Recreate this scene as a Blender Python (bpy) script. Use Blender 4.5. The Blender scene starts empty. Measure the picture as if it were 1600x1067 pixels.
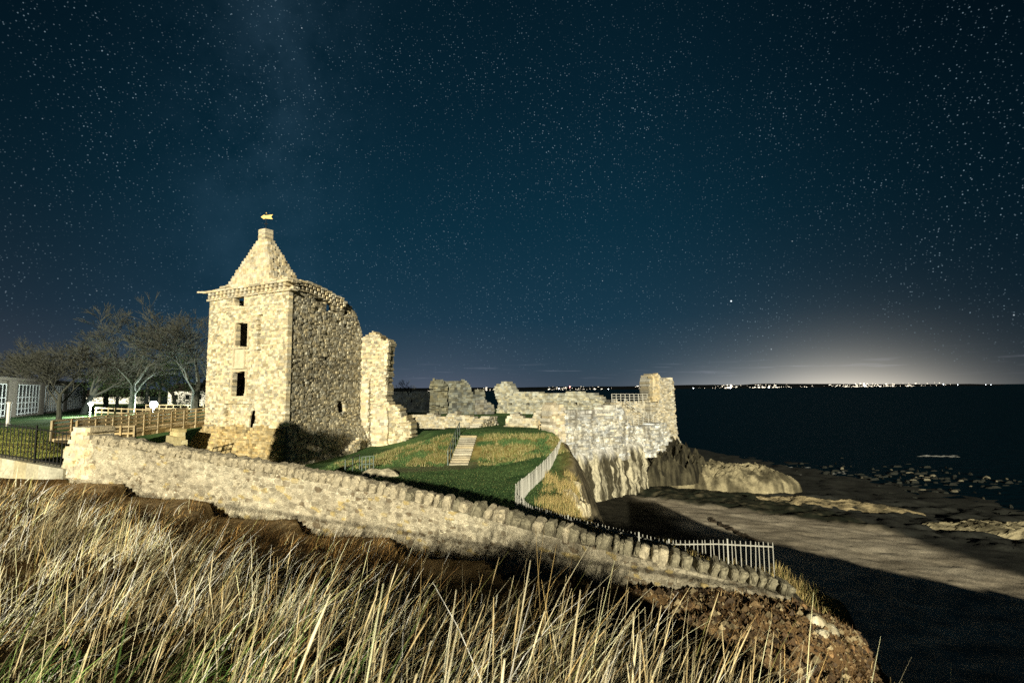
import bpy, math, random
import numpy as np
from mathutils import Vector, Matrix

random.seed(7)
RNG = np.random.default_rng(7)
SC = bpy.context.scene
COL = SC.collection
rad = math.radians

# ------------------------------------------------------------------ camera
FOC = 800.0                      # focal length in photograph pixels (1600 wide)
PITCH, ROLL = 5.25, 0.6
cd = bpy.data.cameras.new("camera")
cd.sensor_width = 36.0
cd.lens = 18.0
cd.clip_start = 0.05
cd.clip_end = 20000
cd.dof.use_dof = True
cd.dof.focus_distance = 16.0
cd.dof.aperture_fstop = 3.2
cam = bpy.data.objects.new("camera", cd)
COL.objects.link(cam)
cam.matrix_world = Matrix.Rotation(rad(90 + PITCH), 4, 'X') @ Matrix.Rotation(rad(-ROLL), 4, 'Z')
SC.camera = cam
CR = cam.matrix_world.to_3x3()

# ------------------------------------------------------------------ sun (the warm floodlight of the photograph)
SUN_EL, SUN_AZ = 11.5, 1.5
sl = bpy.data.lights.new("sun", 'SUN')
sl.energy = 5.0
sl.angle = rad(0.5)
sl.color = (1.0, 0.91, 0.65)
so = bpy.data.objects.new("sun", sl)
COL.objects.link(so)
sd = Vector((math.sin(rad(SUN_AZ)) * math.cos(rad(SUN_EL)), math.cos(rad(SUN_AZ)) * math.cos(rad(SUN_EL)), -math.sin(rad(SUN_EL))))
so.rotation_euler = sd.to_track_quat('-Z', 'Y').to_euler()
SUN_T = math.tan(rad(SUN_EL))

# ------------------------------------------------------------------ world: clear night sky, stars, light of far towns
w = bpy.data.worlds.new("World")
SC.world = w
w.use_nodes = True
NT = w.node_tree
NT.nodes.clear()


class G:
    """tiny node-graph helper"""
    def __init__(s, nt):
        s.nt = nt

    def n(s, typ, **kw):
        nd = s.nt.nodes.new(typ)
        for k, v in kw.items():
            setattr(nd, k, v)
        return nd

    def put(s, sock, v):
        if isinstance(v, bpy.types.NodeSocket):
            s.nt.links.new(v, sock)
        else:
            sock.default_value = v

    def m(s, op, a, b=0.0, c=0.0, clamp=False):
        nd = s.n('ShaderNodeMath', operation=op, use_clamp=clamp)
        s.put(nd.inputs[0], a); s.put(nd.inputs[1], b); s.put(nd.inputs[2], c)
        return nd.outputs[0]

    def mix(s, f, a, b, mode='MIX'):
        nd = s.n('ShaderNodeMix', data_type='RGBA', blend_type=mode)
        s.put(nd.inputs[0], f)
        s.put(nd.inputs[6], a if isinstance(a, bpy.types.NodeSocket) else (*a, 1) if len(a) == 3 else a)
        s.put(nd.inputs[7], b if isinstance(b, bpy.types.NodeSocket) else (*b, 1) if len(b) == 3 else b)
        return nd.outputs[2]

    def ramp(s, f, stops, interp='LINEAR'):
        nd = s.n('ShaderNodeValToRGB')
        cr = nd.color_ramp
        cr.interpolation = interp
        while len(cr.elements) < len(stops):
            cr.elements.new(0.5)
        for e, (p, c) in zip(cr.elements, stops):
            e.position = p
            e.color = (*c, 1) if len(c) == 3 else c
        s.put(nd.inputs[0], f)
        return nd.outputs[0]

    def noise(s, vec, scale, detail=4, rough=0.5, out=0):
        nd = s.n('ShaderNodeTexNoise')
        s.put(nd.inputs['Vector'], vec)
        nd.inputs['Scale'].default_value = scale
        nd.inputs['Detail'].default_value = detail
        nd.inputs['Roughness'].default_value = rough
        return nd.outputs[out]


g = G(NT)
tc = g.n('ShaderNodeTexCoord').outputs['Generated']
nrm = g.n('ShaderNodeVectorMath', operation='NORMALIZE')
g.put(nrm.inputs[0], tc)
D = nrm.outputs[0]
sx = g.n('ShaderNodeSeparateXYZ')
g.put(sx.inputs[0], D)
dx, dy, dz = sx.outputs
zc = g.m('MAXIMUM', dz, 0.0)
base = g.ramp(zc, [(0.0, (.038, .060, .088)), (0.04, (.026, .055, .084)), (0.13, (.0085, .038, .067)), (0.30, (.0035, .0265, .048)),
                   (0.5, (.0020, .0155, .029)), (0.75, (.0010, .0072, .0130)), (1.0, (.0008, .005, .009))])
# darker towards the right of the sky
az = g.m('ARCTAN2', dx, dy)
dark = g.m('SMOOTHSTEP', az) if False else g.n('ShaderNodeMapRange', interpolation_type='SMOOTHSTEP')
g.put(dark.inputs[0], az)
dark.inputs[1].default_value = 0.15
dark.inputs[2].default_value = 0.85
dark.inputs[3].default_value = 1.0
dark.inputs[4].default_value = 0.32
dl = g.n('ShaderNodeMapRange', interpolation_type='SMOOTHSTEP')
g.put(dl.inputs[0], az)
dl.inputs[1].default_value = -0.9
dl.inputs[2].default_value = -0.35
dl.inputs[3].default_value = 0.45
dl.inputs[4].default_value = 1.0
base = g.mix(1.0, base, g.ramp(g.m('MULTIPLY', dark.outputs[0], dl.outputs[0]), [(0, (0, 0, 0)), (1, (1, 1, 1))]), 'MULTIPLY')


def glow(az0, waz, wel, col, amp):
    a = g.m('DIVIDE', g.m('SUBTRACT', az, az0), waz)
    e = g.m('DIVIDE', zc, wel)
    r = g.m('ADD', g.m('MULTIPLY', a, a), e)
    f = g.m('MULTIPLY', g.m('POWER', 2.718, g.m('MULTIPLY', r, -1.0)), amp)
    nd = g.n('ShaderNodeVectorMath', operation='SCALE')
    nd.inputs[0].default_value = col
    g.put(nd.inputs['Scale'], f)
    return nd.outputs[0]


def addc(a, b):
    return g.mix(1.0, a, b, 'ADD')


sky = base
sky = addc(sky, glow(0.575, 0.125, 0.030, (.62, .54, .42), 0.92))
sky = addc(sky, glow(0.52, 0.23, 0.055, (.28, .31, .31), 0.40))
sky = addc(sky, glow(0.37, 0.10, 0.022, (.40, .38, .36), 0.25))
sky = addc(sky, glow(-0.16, 0.20, 0.055, (.36, .34, .46), 0.13))
sky = addc(sky, glow(-0.95, 0.35, 0.09, (.24, .22, .27), 0.20))
# faint band of the milky way rising from the tower to the upper left
mwn = g.n('ShaderNodeVectorMath', operation='DOT_PRODUCT')
g.put(mwn.inputs[0], D)
mwn.inputs[1].default_value = Vector((0.885, 0.46, -0.05)).normalized()
bw = g.m('POWER', 2.718, g.m('MULTIPLY', g.m('POWER', g.m('DIVIDE', mwn.outputs['Value'], 0.13), 2.0), -1.0))
mn = g.noise(D, 7.0, 6, 0.62)
mw = g.m('MULTIPLY', bw, g.m('SUBTRACT', g.m('MULTIPLY', mn, 2.6), 1.0, clamp=True))
sv = g.n('ShaderNodeVectorMath', operation='SCALE')
sv.inputs[0].default_value = (.012, .024, .036)
g.put(sv.inputs['Scale'], mw)
sky = addc(sky, sv.outputs[0])
# two thin low clouds over the sea
cm = g.n('ShaderNodeCombineXYZ')
g.put(cm.inputs[0], g.m('MULTIPLY', az, 9.0)); g.put(cm.inputs[1], g.m('MULTIPLY', dz, 170.0))
cn = g.noise(cm.outputs[0], 1.0, 3)
cb = g.m('POWER', 2.718, g.m('MULTIPLY', g.m('POWER', g.m('DIVIDE', g.m('SUBTRACT', dz, 0.032), 0.014), 2.0), -1.0))
cf = g.m('MULTIPLY', g.m('MULTIPLY', g.m('SUBTRACT', cn, 0.58, clamp=True), 0.9), cb)
cv = g.n('ShaderNodeVectorMath', operation='SCALE')
cv.inputs[0].default_value = (.5, .5, .6)
g.put(cv.inputs['Scale'], cf)
sky = addc(sky, cv.outputs[0])


def stars(scale, rpx, amp, thresh, seed, tint):
    mp = g.n('ShaderNodeVectorMath', operation='ADD')
    g.put(mp.inputs[0], D)
    mp.inputs[1].default_value = (seed, seed * .37, -seed * .61)
    vo = g.n('ShaderNodeTexVoronoi')
    g.put(vo.inputs['Vector'], mp.outputs[0])
    vo.inputs['Scale'].default_value = scale
    R = rpx / 512.0 * scale
    f = g.m('SUBTRACT', 1.0, g.m('DIVIDE', vo.outputs['Distance'], R), clamp=True)
    f = g.m('POWER', f, 0.6)
    bs = g.n('ShaderNodeSeparateXYZ')
    g.put(bs.inputs[0], vo.outputs['Color'])
    pick = g.m('DIVIDE', g.m('SUBTRACT', bs.outputs[0], thresh, clamp=True), 1 - thresh)
    dn = g.noise(D, 5.0, 3, .6)
    pick = g.m('MULTIPLY', g.m('POWER', pick, 4.5), g.m('MULTIPLY', g.m('SUBTRACT', dn, 0.28, clamp=True), 4.0))
    f = g.m('MULTIPLY', g.m('MULTIPLY', f, pick), amp)
    f = g.m('MULTIPLY', f, g.m('MULTIPLY', dz, 9.0, clamp=True))
    nd = g.n('ShaderNodeVectorMath', operation='SCALE')
    nd.inputs[0].default_value = tint
    g.put(nd.inputs['Scale'], f)
    return nd.outputs[0]


sky = addc(sky, stars(270, 0.50, 0.26, 0.0, 6.1, (.6, .85, 1.0)))
sky = addc(sky, stars(150, 0.50, 0.30, 0.05, 3.1, (.65, .85, 1.0)))
sky = addc(sky, stars(90, 0.48, 0.32, 0.20, 1.7, (.75, .9, 1.0)))
sky = addc(sky, stars(40, 0.56, 0.9, 0.62, 5.3, (.8, .93, 1.0)))
sky = addc(sky, stars(17, 0.80, 2.4, 0.50, 8.9, (.85, .95, 1.0)))
bg = g.n('ShaderNodeBackground')
g.put(bg.inputs[0], sky)
bg.inputs[1].default_value = 0.84
ow = g.n('ShaderNodeOutputWorld')
g.put(ow.inputs[0], bg.outputs[0])
w.cycles.sampling_method = 'MANUAL'
w.cycles.sample_map_resolution = 512

SC.view_settings.view_transform = 'Standard'
SC.view_settings.look = 'None'
SC.view_settings.exposure = 0.28
SC.view_settings.gamma = 1.0
SC.view_settings.use_curve_mapping = False
SC.cycles.use_denoising = False
SC.cycles.max_bounces = 5
SC.cycles.diffuse_bounces = 2
SC.cycles.sample_clamp_indirect = 3.0
SC.render.film_transparent = False


# ------------------------------------------------------------------ geometry of the view (for real positions in metres)
def ray(px, py):
    v = CR @ Vector(((px - 800) / FOC, (533.5 - py) / FOC, -1.0))
    return v


def P(px, py, Y):
    v = ray(px, py)
    return Vector((v.x / v.y * Y, Y, v.z / v.y * Y))


class Plane:
    """vertical plane through two ground points, u along it, n towards the viewer"""
    def __init__(s, ax, ay, bx, by):
        s.a = Vector((ax, ay, 0))
        u = Vector((bx - ax, by - ay, 0))
        s.len = u.length
        s.u = u.normalized()
        n = Vector((s.u.y, -s.u.x, 0))
        if n.dot(-Vector((ax, ay, 0))) < 0:
            n = -n
        s.n = n

    def hit(s, px, py):
        v = ray(px, py)
        t = s.a.dot(s.n) / v.dot(s.n)
        p = v * t
        return ((p - s.a).dot(s.u), p.z)

    def at(s, q, z, d=0.0):
        return s.a + s.u * q + s.n * d + Vector((0, 0, z))

    def poly(s, pts):
        return [s.hit(*p) for p in pts]


def inside(poly, x, y):
    c = False
    j = len(poly) - 1
    for i in range(len(poly)):
        xi, yi = poly[i]; xj, yj = poly[j]
        if (yi > y) != (yj > y) and x < (xj - xi) * (y - yi) / (yj - yi) + xi:
            c = not c
        j = i
    return c


# ------------------------------------------------------------------ noise in numpy
def _hash(ix, iy, k=0):
    h = (ix.astype(np.int64) * 374761393 + iy.astype(np.int64) * 668265263 + k * 1442695041) & 0x7fffffff
    h = ((h ^ (h >> 13)) * 1274126177) & 0x7fffffff
    h = (h ^ (h >> 16)) & 0xffff
    return h / 65535.0


def vnoise(x, y, k=0):
    ix = np.floor(x); iy = np.floor(y)
    fx = x - ix; fy = y - iy
    fx = fx * fx * (3 - 2 * fx); fy = fy * fy * (3 - 2 * fy)
    a = _hash(ix, iy, k); b = _hash(ix + 1, iy, k); c = _hash(ix, iy + 1, k); d = _hash(ix + 1, iy + 1, k)
    return (a * (1 - fx) + b * fx) * (1 - fy) + (c * (1 - fx) + d * fx) * fy


def fbm(x, y, o=4, k=0):
    s = 0; a = 0.5; t = 0
    for i in range(o):
        s = s + a * vnoise(x * 2 ** i + 17.3 * i, y * 2 ** i - 9.1 * i, k + i)
        t += a; a *= 0.5
    return s / t


def worley(x, y, k=0, jit=0.85):
    ix = np.floor(x); iy = np.floor(y)
    f1 = np.full(x.shape, 9.0); f2 = np.full(x.shape, 9.0); cid = np.zeros(x.shape)
    for ox in (-1, 0, 1):
        for oy in (-1, 0, 1):
            cx = ix + ox; cy = iy + oy
            qx = cx + .5 + (_hash(cx, cy, k) - .5) * jit
            qy = cy + .5 + (_hash(cx, cy, k + 5) - .5) * jit
            d = np.maximum(np.abs(x - qx), np.abs(y - qy)) * .6 + np.hypot(x - qx, y - qy) * .4
            n = _hash(cx, cy, k + 11)
            cl = d < f1
            f2 = np.where(cl, f1, np.minimum(f2, d))
            cid = np.where(cl, n, cid)
            f1 = np.where(cl, d, f1)
    return f1, f2, cid


def sstep(a, b, x):
    t = np.clip((x - a) / (b - a), 0, 1)
    return t * t * (3 - 2 * t)


# ------------------------------------------------------------------ mesh helpers
def link(name, me, mat, parent=None):
    o = bpy.data.objects.new(name, me)
    COL.objects.link(o)
    if mat is not None and len(me.materials) == 0:
        me.materials.append(mat)
    if parent is not None:
        o.parent = parent
        if parent.type == 'EMPTY' and parent.get('_loc') is None:
            o.location = -parent.location
    return o


def raw_mesh(name, V, F, mat, parent=None, tint=None, smooth=False):
    """V (n,3), F (m,4 or 3), tint per face (m,3)"""
    V = np.asarray(V, dtype=np.float32); F = np.asarray(F, dtype=np.int32)
    me = bpy.data.meshes.new(name)
    k = F.shape[1]
    me.vertices.add(len(V)); me.vertices.foreach_set('co', V.ravel())
    me.loops.add(F.size); me.loops.foreach_set('vertex_index', F.ravel())
    me.polygons.add(len(F))
    me.polygons.foreach_set('loop_start', np.arange(0, F.size, k, dtype=np.int32))
    me.polygons.foreach_set('loop_total', np.full(len(F), k, dtype=np.int32))
    me.polygons.foreach_set('use_smooth', np.full(len(F), smooth, dtype=bool))
    me.update(calc_edges=True)
    if tint is not None:
        tint = np.asarray(tint, dtype=np.float32)
        dom = 'FACE' if len(tint) == len(F) and len(tint) != len(V) else 'POINT'
        at = me.attributes.new('tint', 'FLOAT_COLOR', dom)
        at.data.foreach_set('color', np.concatenate([tint, np.ones((len(tint), 1), np.float32)], 1).ravel())
    me.validate()
    return link(name, me, mat, parent)


class MB:
    """collects quads for one mesh"""
    def __init__(s):
        s.v = []; s.f = []; s.t = []

    def quadbox(s, c, tint=None):
        """c: 8 corners, bottom 0-3 then top 4-7"""
        b = len(s.v)
        s.v.extend([tuple(p) for p in c])
        for q in ((0, 3, 2, 1), (4, 5, 6, 7), (0, 1, 5, 4), (1, 2, 6, 5), (2, 3, 7, 6), (3, 0, 4, 7)):
            s.f.append(tuple(b + i for i in q)); s.t.append(tint or (1, 1, 1))
        return s

    def box(s, c, sx, sy, sz, rz=0.0, tint=None, jit=0.0):
        cs, sn = math.cos(rz), math.sin(rz)
        r = []
        for z in (-1, 1):
            for x, y in ((-1, -1), (1, -1), (1, 1), (-1, 1)):
                X = x * sx / 2; Y = y * sy / 2
                r.append((c[0] + X * cs - Y * sn + random.uniform(-jit, jit), c[1] + X * sn + Y * cs + random.uniform(-jit, jit), c[2] + z * sz / 2 + random.uniform(-jit, jit)))
        return s.quadbox(r, tint)

    def bar(s, a, b, w, h=None, tint=None):
        """square bar from a to b"""
        a = Vector(a); b = Vector(b); h = h or w
        d = (b - a).normalized()
        up = Vector((0, 0, 1)) if abs(d.z) < .95 else Vector((0, 1, 0))
        x = d.cross(up).normalized() * w / 2
        y = x.cross(d).normalized() * h / 2
        return s.quadbox([a - x - y, a + x - y, b + x - y, b - x - y, a - x + y, a + x + y, b + x + y, b - x + y], tint)

    def tube(s, pts, rs, n=6, tint=None):
        b0 = None
        up0 = Vector((.31, .17, 1)).normalized()
        pts = [Vector(p) for p in pts]
        for i, p in enumerate(pts):
            d = (pts[min(i + 1, len(pts) - 1)] - pts[max(i - 1, 0)]).normalized()
            x = d.cross(up0)
            if x.length < .1:
                x = d.cross(Vector((1, 0, 0)))
            x.normalize(); y = d.cross(x)
            b = len(s.v)
            r = rs[i]
            for k in range(n):
                a = 2 * math.pi * k / n
                s.v.append(tuple(p + x * math.cos(a) * r + y * math.sin(a) * r))
            if b0 is not None:
                for k in range(n):
                    s.f.append((b0 + k, b0 + (k + 1) % n, b + (k + 1) % n, b + k)); s.t.append(tint or (1, 1, 1))
            b0 = b
        return s

    def build(s, name, mat, parent=None, smooth=False):
        return raw_mesh(name, s.v, s.f, mat, parent, s.t, smooth)


def tag(o, label=None, cat=None, group=None, kind=None):
    if label: o['label'] = label
    if cat: o['category'] = cat
    if group: o['group'] = group
    if kind: o['kind'] = kind
    return o


def empty(name, loc, label=None, cat=None, group=None, rz=0, local=False):
    o = bpy.data.objects.new(name, None)
    COL.objects.link(o)
    o.location = loc
    o.rotation_euler = (0, 0, rz)
    o.empty_display_size = 0.2
    if local:
        o['_loc'] = 1
    tag(o, label, cat, group)
    return o


def kids(o):
    return [c for c in bpy.data.objects if c.parent == o]


# ------------------------------------------------------------------ materials
def mat(name, base=(.5, .5, .5), rough=.9, tint=True, var=.35, nscale=3.0, bump=.3, bscale=14.0, spec=.2, emit=None, metal=0.0, stain=None, dist=0.03):
    m = bpy.data.materials.new(name)
    m.use_nodes = True
    nt = m.node_tree
    bs = nt.nodes['Principled BSDF']
    q = G(nt)
    co = q.n('ShaderNodeTexCoord').outputs['Object']
    c = (*base, 1)
    col = None
    if tint:
        at = q.n('ShaderNodeAttribute'); at.attribute_name = 'tint'
        col = q.mix(1.0, at.outputs['Color'], c, 'MULTIPLY')
    else:
        rgb = q.n('ShaderNodeRGB'); rgb.outputs[0].default_value = c
        col = rgb.outputs[0]
    if var > 0:
        n1 = q.noise(co, nscale, 6, .65)
        n2 = q.noise(co, nscale * 7, 3, .6)
        f = q.ramp(n1, [(0.25, (1 - var,) * 3), (0.75, (1 + var,) * 3)])
        col = q.mix(1.0, col, f, 'MULTIPLY')
        f2 = q.ramp(n2, [(0.25, (1 - var * .8,) * 3), (0.75, (1 + var * .8,) * 3)])
        col = q.mix(1.0, col, f2, 'MULTIPLY')
    if stain:
        sc, scol, lo, hi, stretch = stain
        mp = q.n('ShaderNodeMapping')
        q.put(mp.inputs[0], co)
        mp.inputs['Scale'].default_value = stretch
        n3 = q.noise(mp.outputs[0], sc, 5, .6)
        fm = q.ramp(n3, [(lo, (0, 0, 0)), (hi, (1, 1, 1))])
        col = q.mix(fm, col, scol)
    q.put(bs.inputs['Base Color'], col)
    bs.inputs['Roughness'].default_value = rough
    bs.inputs['Specular IOR Level'].default_value = spec
    bs.inputs['Metallic'].default_value = metal
    if bump > 0:
        nb = q.noise(co, bscale, 6, .65)
        bm = q.n('ShaderNodeBump')
        bm.inputs['Strength'].default_value = bump
        bm.inputs['Distance'].default_value = dist
        q.put(bm.inputs['Height'], nb)
        q.put(bs.inputs['Normal'], bm.outputs[0])
    if emit:
        bs.inputs['Emission Color'].default_value = (*emit[0], 1)
        bs.inputs['Emission Strength'].default_value = emit[1]
    return m


M_STONE = mat('sandstone', (.62, .55, .41), .92, var=.30, nscale=1.6, bump=.6, bscale=7, dist=.05)
M_STONEG = mat('grey_sandstone', (.40, .39, .35), .92, var=.38, nscale=1.1, bump=.6, bscale=6, dist=.06)
M_WHITE = mat('floodlight_tinted_stone', (.58, .58, .56), .92, var=.48, nscale=1.3, bump=.6, bscale=6, dist=.06,  # paler, cooler stone colour stands in for a white floodlight
              stain=(1.0, (.20, .19, .17), .48, .66, (1.6, 1.6, .22)))
M_CLIFF = mat('cliff_rock', (1, 1, 1), .95, var=.35, nscale=.9, bump=.8, bscale=4, dist=.12)
M_WALL = mat('rubble_wall', (.84, .84, .84), .92, var=.42, nscale=6, bump=.9, bscale=22, dist=.03)
M_COPE = mat('coping_sandstone', (.46, .41, .31), .92, tint=False, var=.50, nscale=7, bump=.9, bscale=20, dist=.03)
M_GROUND = mat('ground', (1, 1, 1), .98, var=.34, nscale=.9, bump=.7, bscale=9, dist=.04, spec=.1)
M_BLADE = mat('dry_grass', (1, 1, 1), .75, var=0, bump=0, spec=.15)
M_ROCK = mat('shore_rock', (1, 1, 1), .95, var=.42, nscale=1.2, bump=.8, bscale=5, dist=.12)
M_BARK = mat('bark', (.068, .072, .062), .95, tint=False, var=.3, nscale=4, bump=.5, bscale=18)
M_LEAF = mat('evergreen', (.028, .045, .022), .9, var=0, bump=0, spec=.1)
M_IRON = mat('black_iron', (.012, .013, .014), .6, tint=False, var=.2, bump=0, spec=.3)
M_STEEL = mat('galvanised_steel', (.42, .42, .40), .55, tint=False, var=.2, nscale=6, bump=0, spec=.4, metal=.0)
M_RAIL = mat('painted_rail', (.10, .14, .13), .5, tint=False, var=.2, bump=0, spec=.4)
M_WOOD = mat('weathered_timber', (.46, .37, .23), .85, var=.35, nscale=2.5, bump=.5, bscale=12)
M_WHITEP = mat('white_paint', (.80, .80, .78), .6, tint=False, var=.1, bump=0)
M_DARKG = mat('dark_glass', (.01, .013, .016), .15, tint=False, var=0, bump=0, spec=.5)
M_GOLD = mat('gilded_metal', (.85, .62, .22), .4, tint=False, var=.08, bump=0, spec=.5, metal=.3)
M_SIGN = mat('sign_white', (.75, .75, .72), .6, tint=False, var=.05, bump=0)


def glowmat(name, col, st):
    m = bpy.data.materials.new(name)
    m.use_nodes = True
    b = m.node_tree.nodes['Principled BSDF']
    b.inputs['Base Color'].default_value = (.8, .8, .8, 1)
    b.inputs['Emission Color'].default_value = (*col, 1)
    b.inputs['Emission Strength'].default_value = st
    return m


# ------------------------------------------------------------------ terrain
def rbf(pts):
    A = np.array(pts, float)
    X = A[:, :2]; z = A[:, 2]
    n = len(A)
    d = np.hypot(X[:, None, 0] - X[None, :, 0], X[:, None, 1] - X[None, :, 1])
    K = np.zeros((n + 3, n + 3))
    K[:n, :n] = d
    K[:n, n] = 1; K[:n, n + 1:] = X
    K[n, :n] = 1; K[n + 1:, :n] = X.T
    s = np.linalg.solve(K, np.concatenate([z, np.zeros(3)]))

    def f(x, y):
        x = np.asarray(x, float); y = np.asarray(y, float)
        r = s[n] + s[n + 1] * x + s[n + 2] * y
        for i in range(n):
            r = r + s[i] * np.hypot(x - X[i, 0], y - X[i, 1])
        return r
    return f


# line of the boundary wall: px, top y, depth, ground z at its foot
WALL = []
for px, py, Y, hb in ((112, 681, 14.5, 1.18), (150, 681, 14.2, 1.2), (220, 690, 13.75, 1.2), (300, 704, 13.2, 1.22), (400, 721, 12.6, 1.24), (500, 738, 12.0, 1.24), (600, 757, 11.6, 1.2), (700, 779, 11.2, 1.18),
                      (800, 803, 10.8, 1.12), (900, 830, 10.4, .95), (1000, 853, 10.1, .68), (1100, 877, 9.85, .46), (1180, 896, 9.65, .34), (1255, 920, 9.5, .24)):
    p = P(px, py, Y)
    WALL.append((p.x, p.y, p.z, p.z - hb))
WX = [a[0] for a in WALL]


def wy(x): return np.interp(x, WX, [a[1] for a in WALL])
def wtop(x): return np.interp(x, WX, [a[2] for a in WALL])
def wbase(x): return np.interp(x, WX, [a[3] for a in WALL])


front = rbf([(-15, 15, -2.35), (-20, 15, -2.35), (-30, 12, -2.3), (-12, 9, -2.2), (-12, 3, -1.95), (-8, 8, -2.3), (-8, 3, -1.95), (-5, 3, -1.95), (-5, 7, -2.5), (0, 3, -2.0), (0, 6, -2.75), (0, 8.5, -3.4),
             (-3, 9, -2.95), (2, 3, -2.35), (2.5, 5.5, -3.15), (3.5, 7, -3.95), (4.5, 7, -4.2), (3.0, 4, -3.1), (4.5, 4, -3.9), (5.6, 8, -4.65), (6.2, 6, -4.9), (6.2, 3, -4.7), (2, 8, -3.8), (0, 0, -1.65), (0, -5, -1.65), (-10, -5, -1.7),
             (5, -4, -3), (3, 0, -2.4), (-20, 0, -2.0), (6.6, 10.5, -4.9), (0, -20, -1.7), (-25, -20, -2), (-2, 1.6, -1.75), (-1, 5, -2.4), (-4, 10.3, -2.95), (8.9, 1.4, -.7), (11.2, 1.4, -.8), (13.3, 1.4, -2.8), (17, 1.4, -3.9), (20, 1.4, -5.0), (28, 0, -6.3), (12, -10, -2.8), (30, -15, -6.5), (-100, -60, -2.2), (-60, 0, -2.3), (-300, -60, -2.5), (-300, 20, -2.5), (60, -60, -5), (0, -60, -2)]  # unseen knoll right of the camera is shaped to shade the beach
            + [(a[0], a[1], a[3]) for a in WALL[1::2]] + [(a[0], a[1] - 1.2, a[3] - .02) for a in WALL[1::2]])
back = rbf([(-16, 15.5, -2.35), (-30, 15, -2.4), (-15, 19, -2.35), (-30, 25, -2.35), (-20, 22, -2.4), (-32, 38, -2.5), (-40, 40, -2.5), (-30, 46, -2.6), (-25, 60, -2.6), (-60, 60, -2.6), (-60, 30, -2.4), (-120, 60, -2.6), (-100, 150, -2.8),
            (-24.2, 27, -2.6), (-28, 31.5, -2.9), (-26, 35.5, -4.9), (-24, 33, -4.9), (-20, 30, -4.9), (-20, 34, -5.1), (-26, 38, -5.1), (-17, 33, -5.2), (-15, 27, -4.9), (-12, 30, -5.1), (-14, 42, -5.3), (-10.5, 38, -5.1), (-10, 25, -4.9), (-12, 47, -5.0),
            (-9, 43.5, -4.9), (-5, 28, -5), (0, 26, -5), (-5, 35.2, -5), (-1, 35.2, -5), (3.5, 34, -4.3), (1.8, 30, -5), (-8.5, 38.5, -4.4), (-5, 39, -3.5), (-1, 39, -3.5), (3, 39, -3.5), (3.5, 44, -3.5), (-7, 45, -3.6), (-6, 60, -3.4),
            (0, 70, -3.3), (10, 70, -3.3), (-20, 60, -3), (-15, 78, -3), (-8, 16, -4), (-10, 18, -4.3), (-4, 15, -4.6), (0, 14, -5), (4, 12, -5.0), (7, 13, -5.15), (6, 15, -5.2), (1, 20.5, -5.0), (9, 50, -4.2), (14, 60, -4.6), (8, 60, -3.6), (-12.5, 14.8, -2.5)])
LAND = [(6.35, 9.6), (5.9, 8), (5.3, 6.4), (5.3, 4.4), (6.5, 3.0), (9.5, 4.2), (20, 4.2), (34, 3), (40, -60), (-700, -60), (-700, 700), (-160, 420), (-60, 130), (-22, 90), (5, 80), (12, 75), (15, 68), (14, 62), (10.5, 57.5), (7, 53), (4.4, 48.5), (3.1, 44.5),
        (3.6, 39), (3.9, 34), (3.3, 29), (2.7, 25), (2.4, 21.5), (3.2, 18.2), (5, 16.2), (7.5, 14.6), (7.8, 13.0), (7.0, 11.2)]


def poly_sd(poly, x, y):
    """signed distance, positive inside"""
    d = np.full(x.shape, 1e9); ins = np.zeros(x.shape, bool)
    n = len(poly)
    for i in range(n):
        ax, ay = poly[i]; bx, by = poly[(i + 1) % n]
        ex, ey = bx - ax, by - ay
        t = np.clip(((x - ax) * ex + (y - ay) * ey) / (ex * ex + ey * ey), 0, 1)
        d = np.minimum(d, np.hypot(x - ax - t * ex, y - ay - t * ey))
        with np.errstate(divide='ignore', invalid='ignore'):
            c = ((ay > y) != (by > y)) & (x < ex * (y - ay) / (ey if ey != 0 else 1e-9) + ax)
        ins ^= c
    return np.where(ins, d, -d)


SEA = -12.0


def terrain(x, y):
    x = np.asarray(x, float); y = np.asarray(y, float)
    beach = -9.5 - 0.055 * np.maximum(0, x - 6) - .012 * (y - 30) + .10 * (fbm(x * .35, y * .35, 3, 3) - .5)
    beach = np.minimum(beach, -9.2)
    beach = np.maximum(beach, -14)
    f = front(x, y); b = back(x, y)
    k = sstep(-.1, .35, y - wy(x))
    k = np.where(x > 5.6, sstep(9.0, 11.5, y), k)
    k = np.where(x < -12.6, sstep(14.0, 15.6, y), k)
    land = f * (1 - k) + b * k
    s = poly_sd(LAND, x + .9 * (fbm(x * .8, y * .8, 3, 9) - .5), y + .9 * (fbm(x * .8, y * .8, 3, 21) - .5))
    wdt = np.where(y < 16, 1.5, 2.6)
    m = sstep(-1, 0.15, s / wdt)
    z = beach + (land - beach) * m
    edge = np.clip(1 - np.abs(s + .5 * wdt) / (1.3 * wdt), 0, 1)
    z = z + edge * 1.0 * (fbm(x * 1.1, y * 1.1, 4, 31) - .5)
    return z, s, land, m


xs = np.concatenate([-16 - np.cumsum(np.geomspace(.3, 60, 48))[::-1], np.arange(-16, 9.6, .11), np.arange(9.6, 40, .34), 40 + np.cumsum(np.geomspace(.5, 10, 22))])
ys = np.concatenate([np.arange(-60, 0, 3.0), np.arange(0, 17, .11), np.arange(17, 52, .27), np.arange(52, 96, .8), 96 + np.cumsum(np.geomspace(1.5, 60, 28))])
gx, gy = np.meshgrid(xs, ys)
gz, gs, gland, gm = terrain(gx, gy)
fine = fbm(gx * 1.7, gy * 1.7, 4, 41)
gz = gz + .10 * (fine - .5) * sstep(50, 20, gy)
rub = sstep(.6, 2.6, gx) * (gy < 12) * (gy > 4)
gz = gz + rub * (.30 * (fbm(gx * 1.3, gy * 1.3, 3, 43) - .5) + .16 * (fbm(gx * 5, gy * 5, 3, 45) - .5)) * sstep(-.02, .5, np.abs(gy - wy(gx) + .1))

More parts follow.
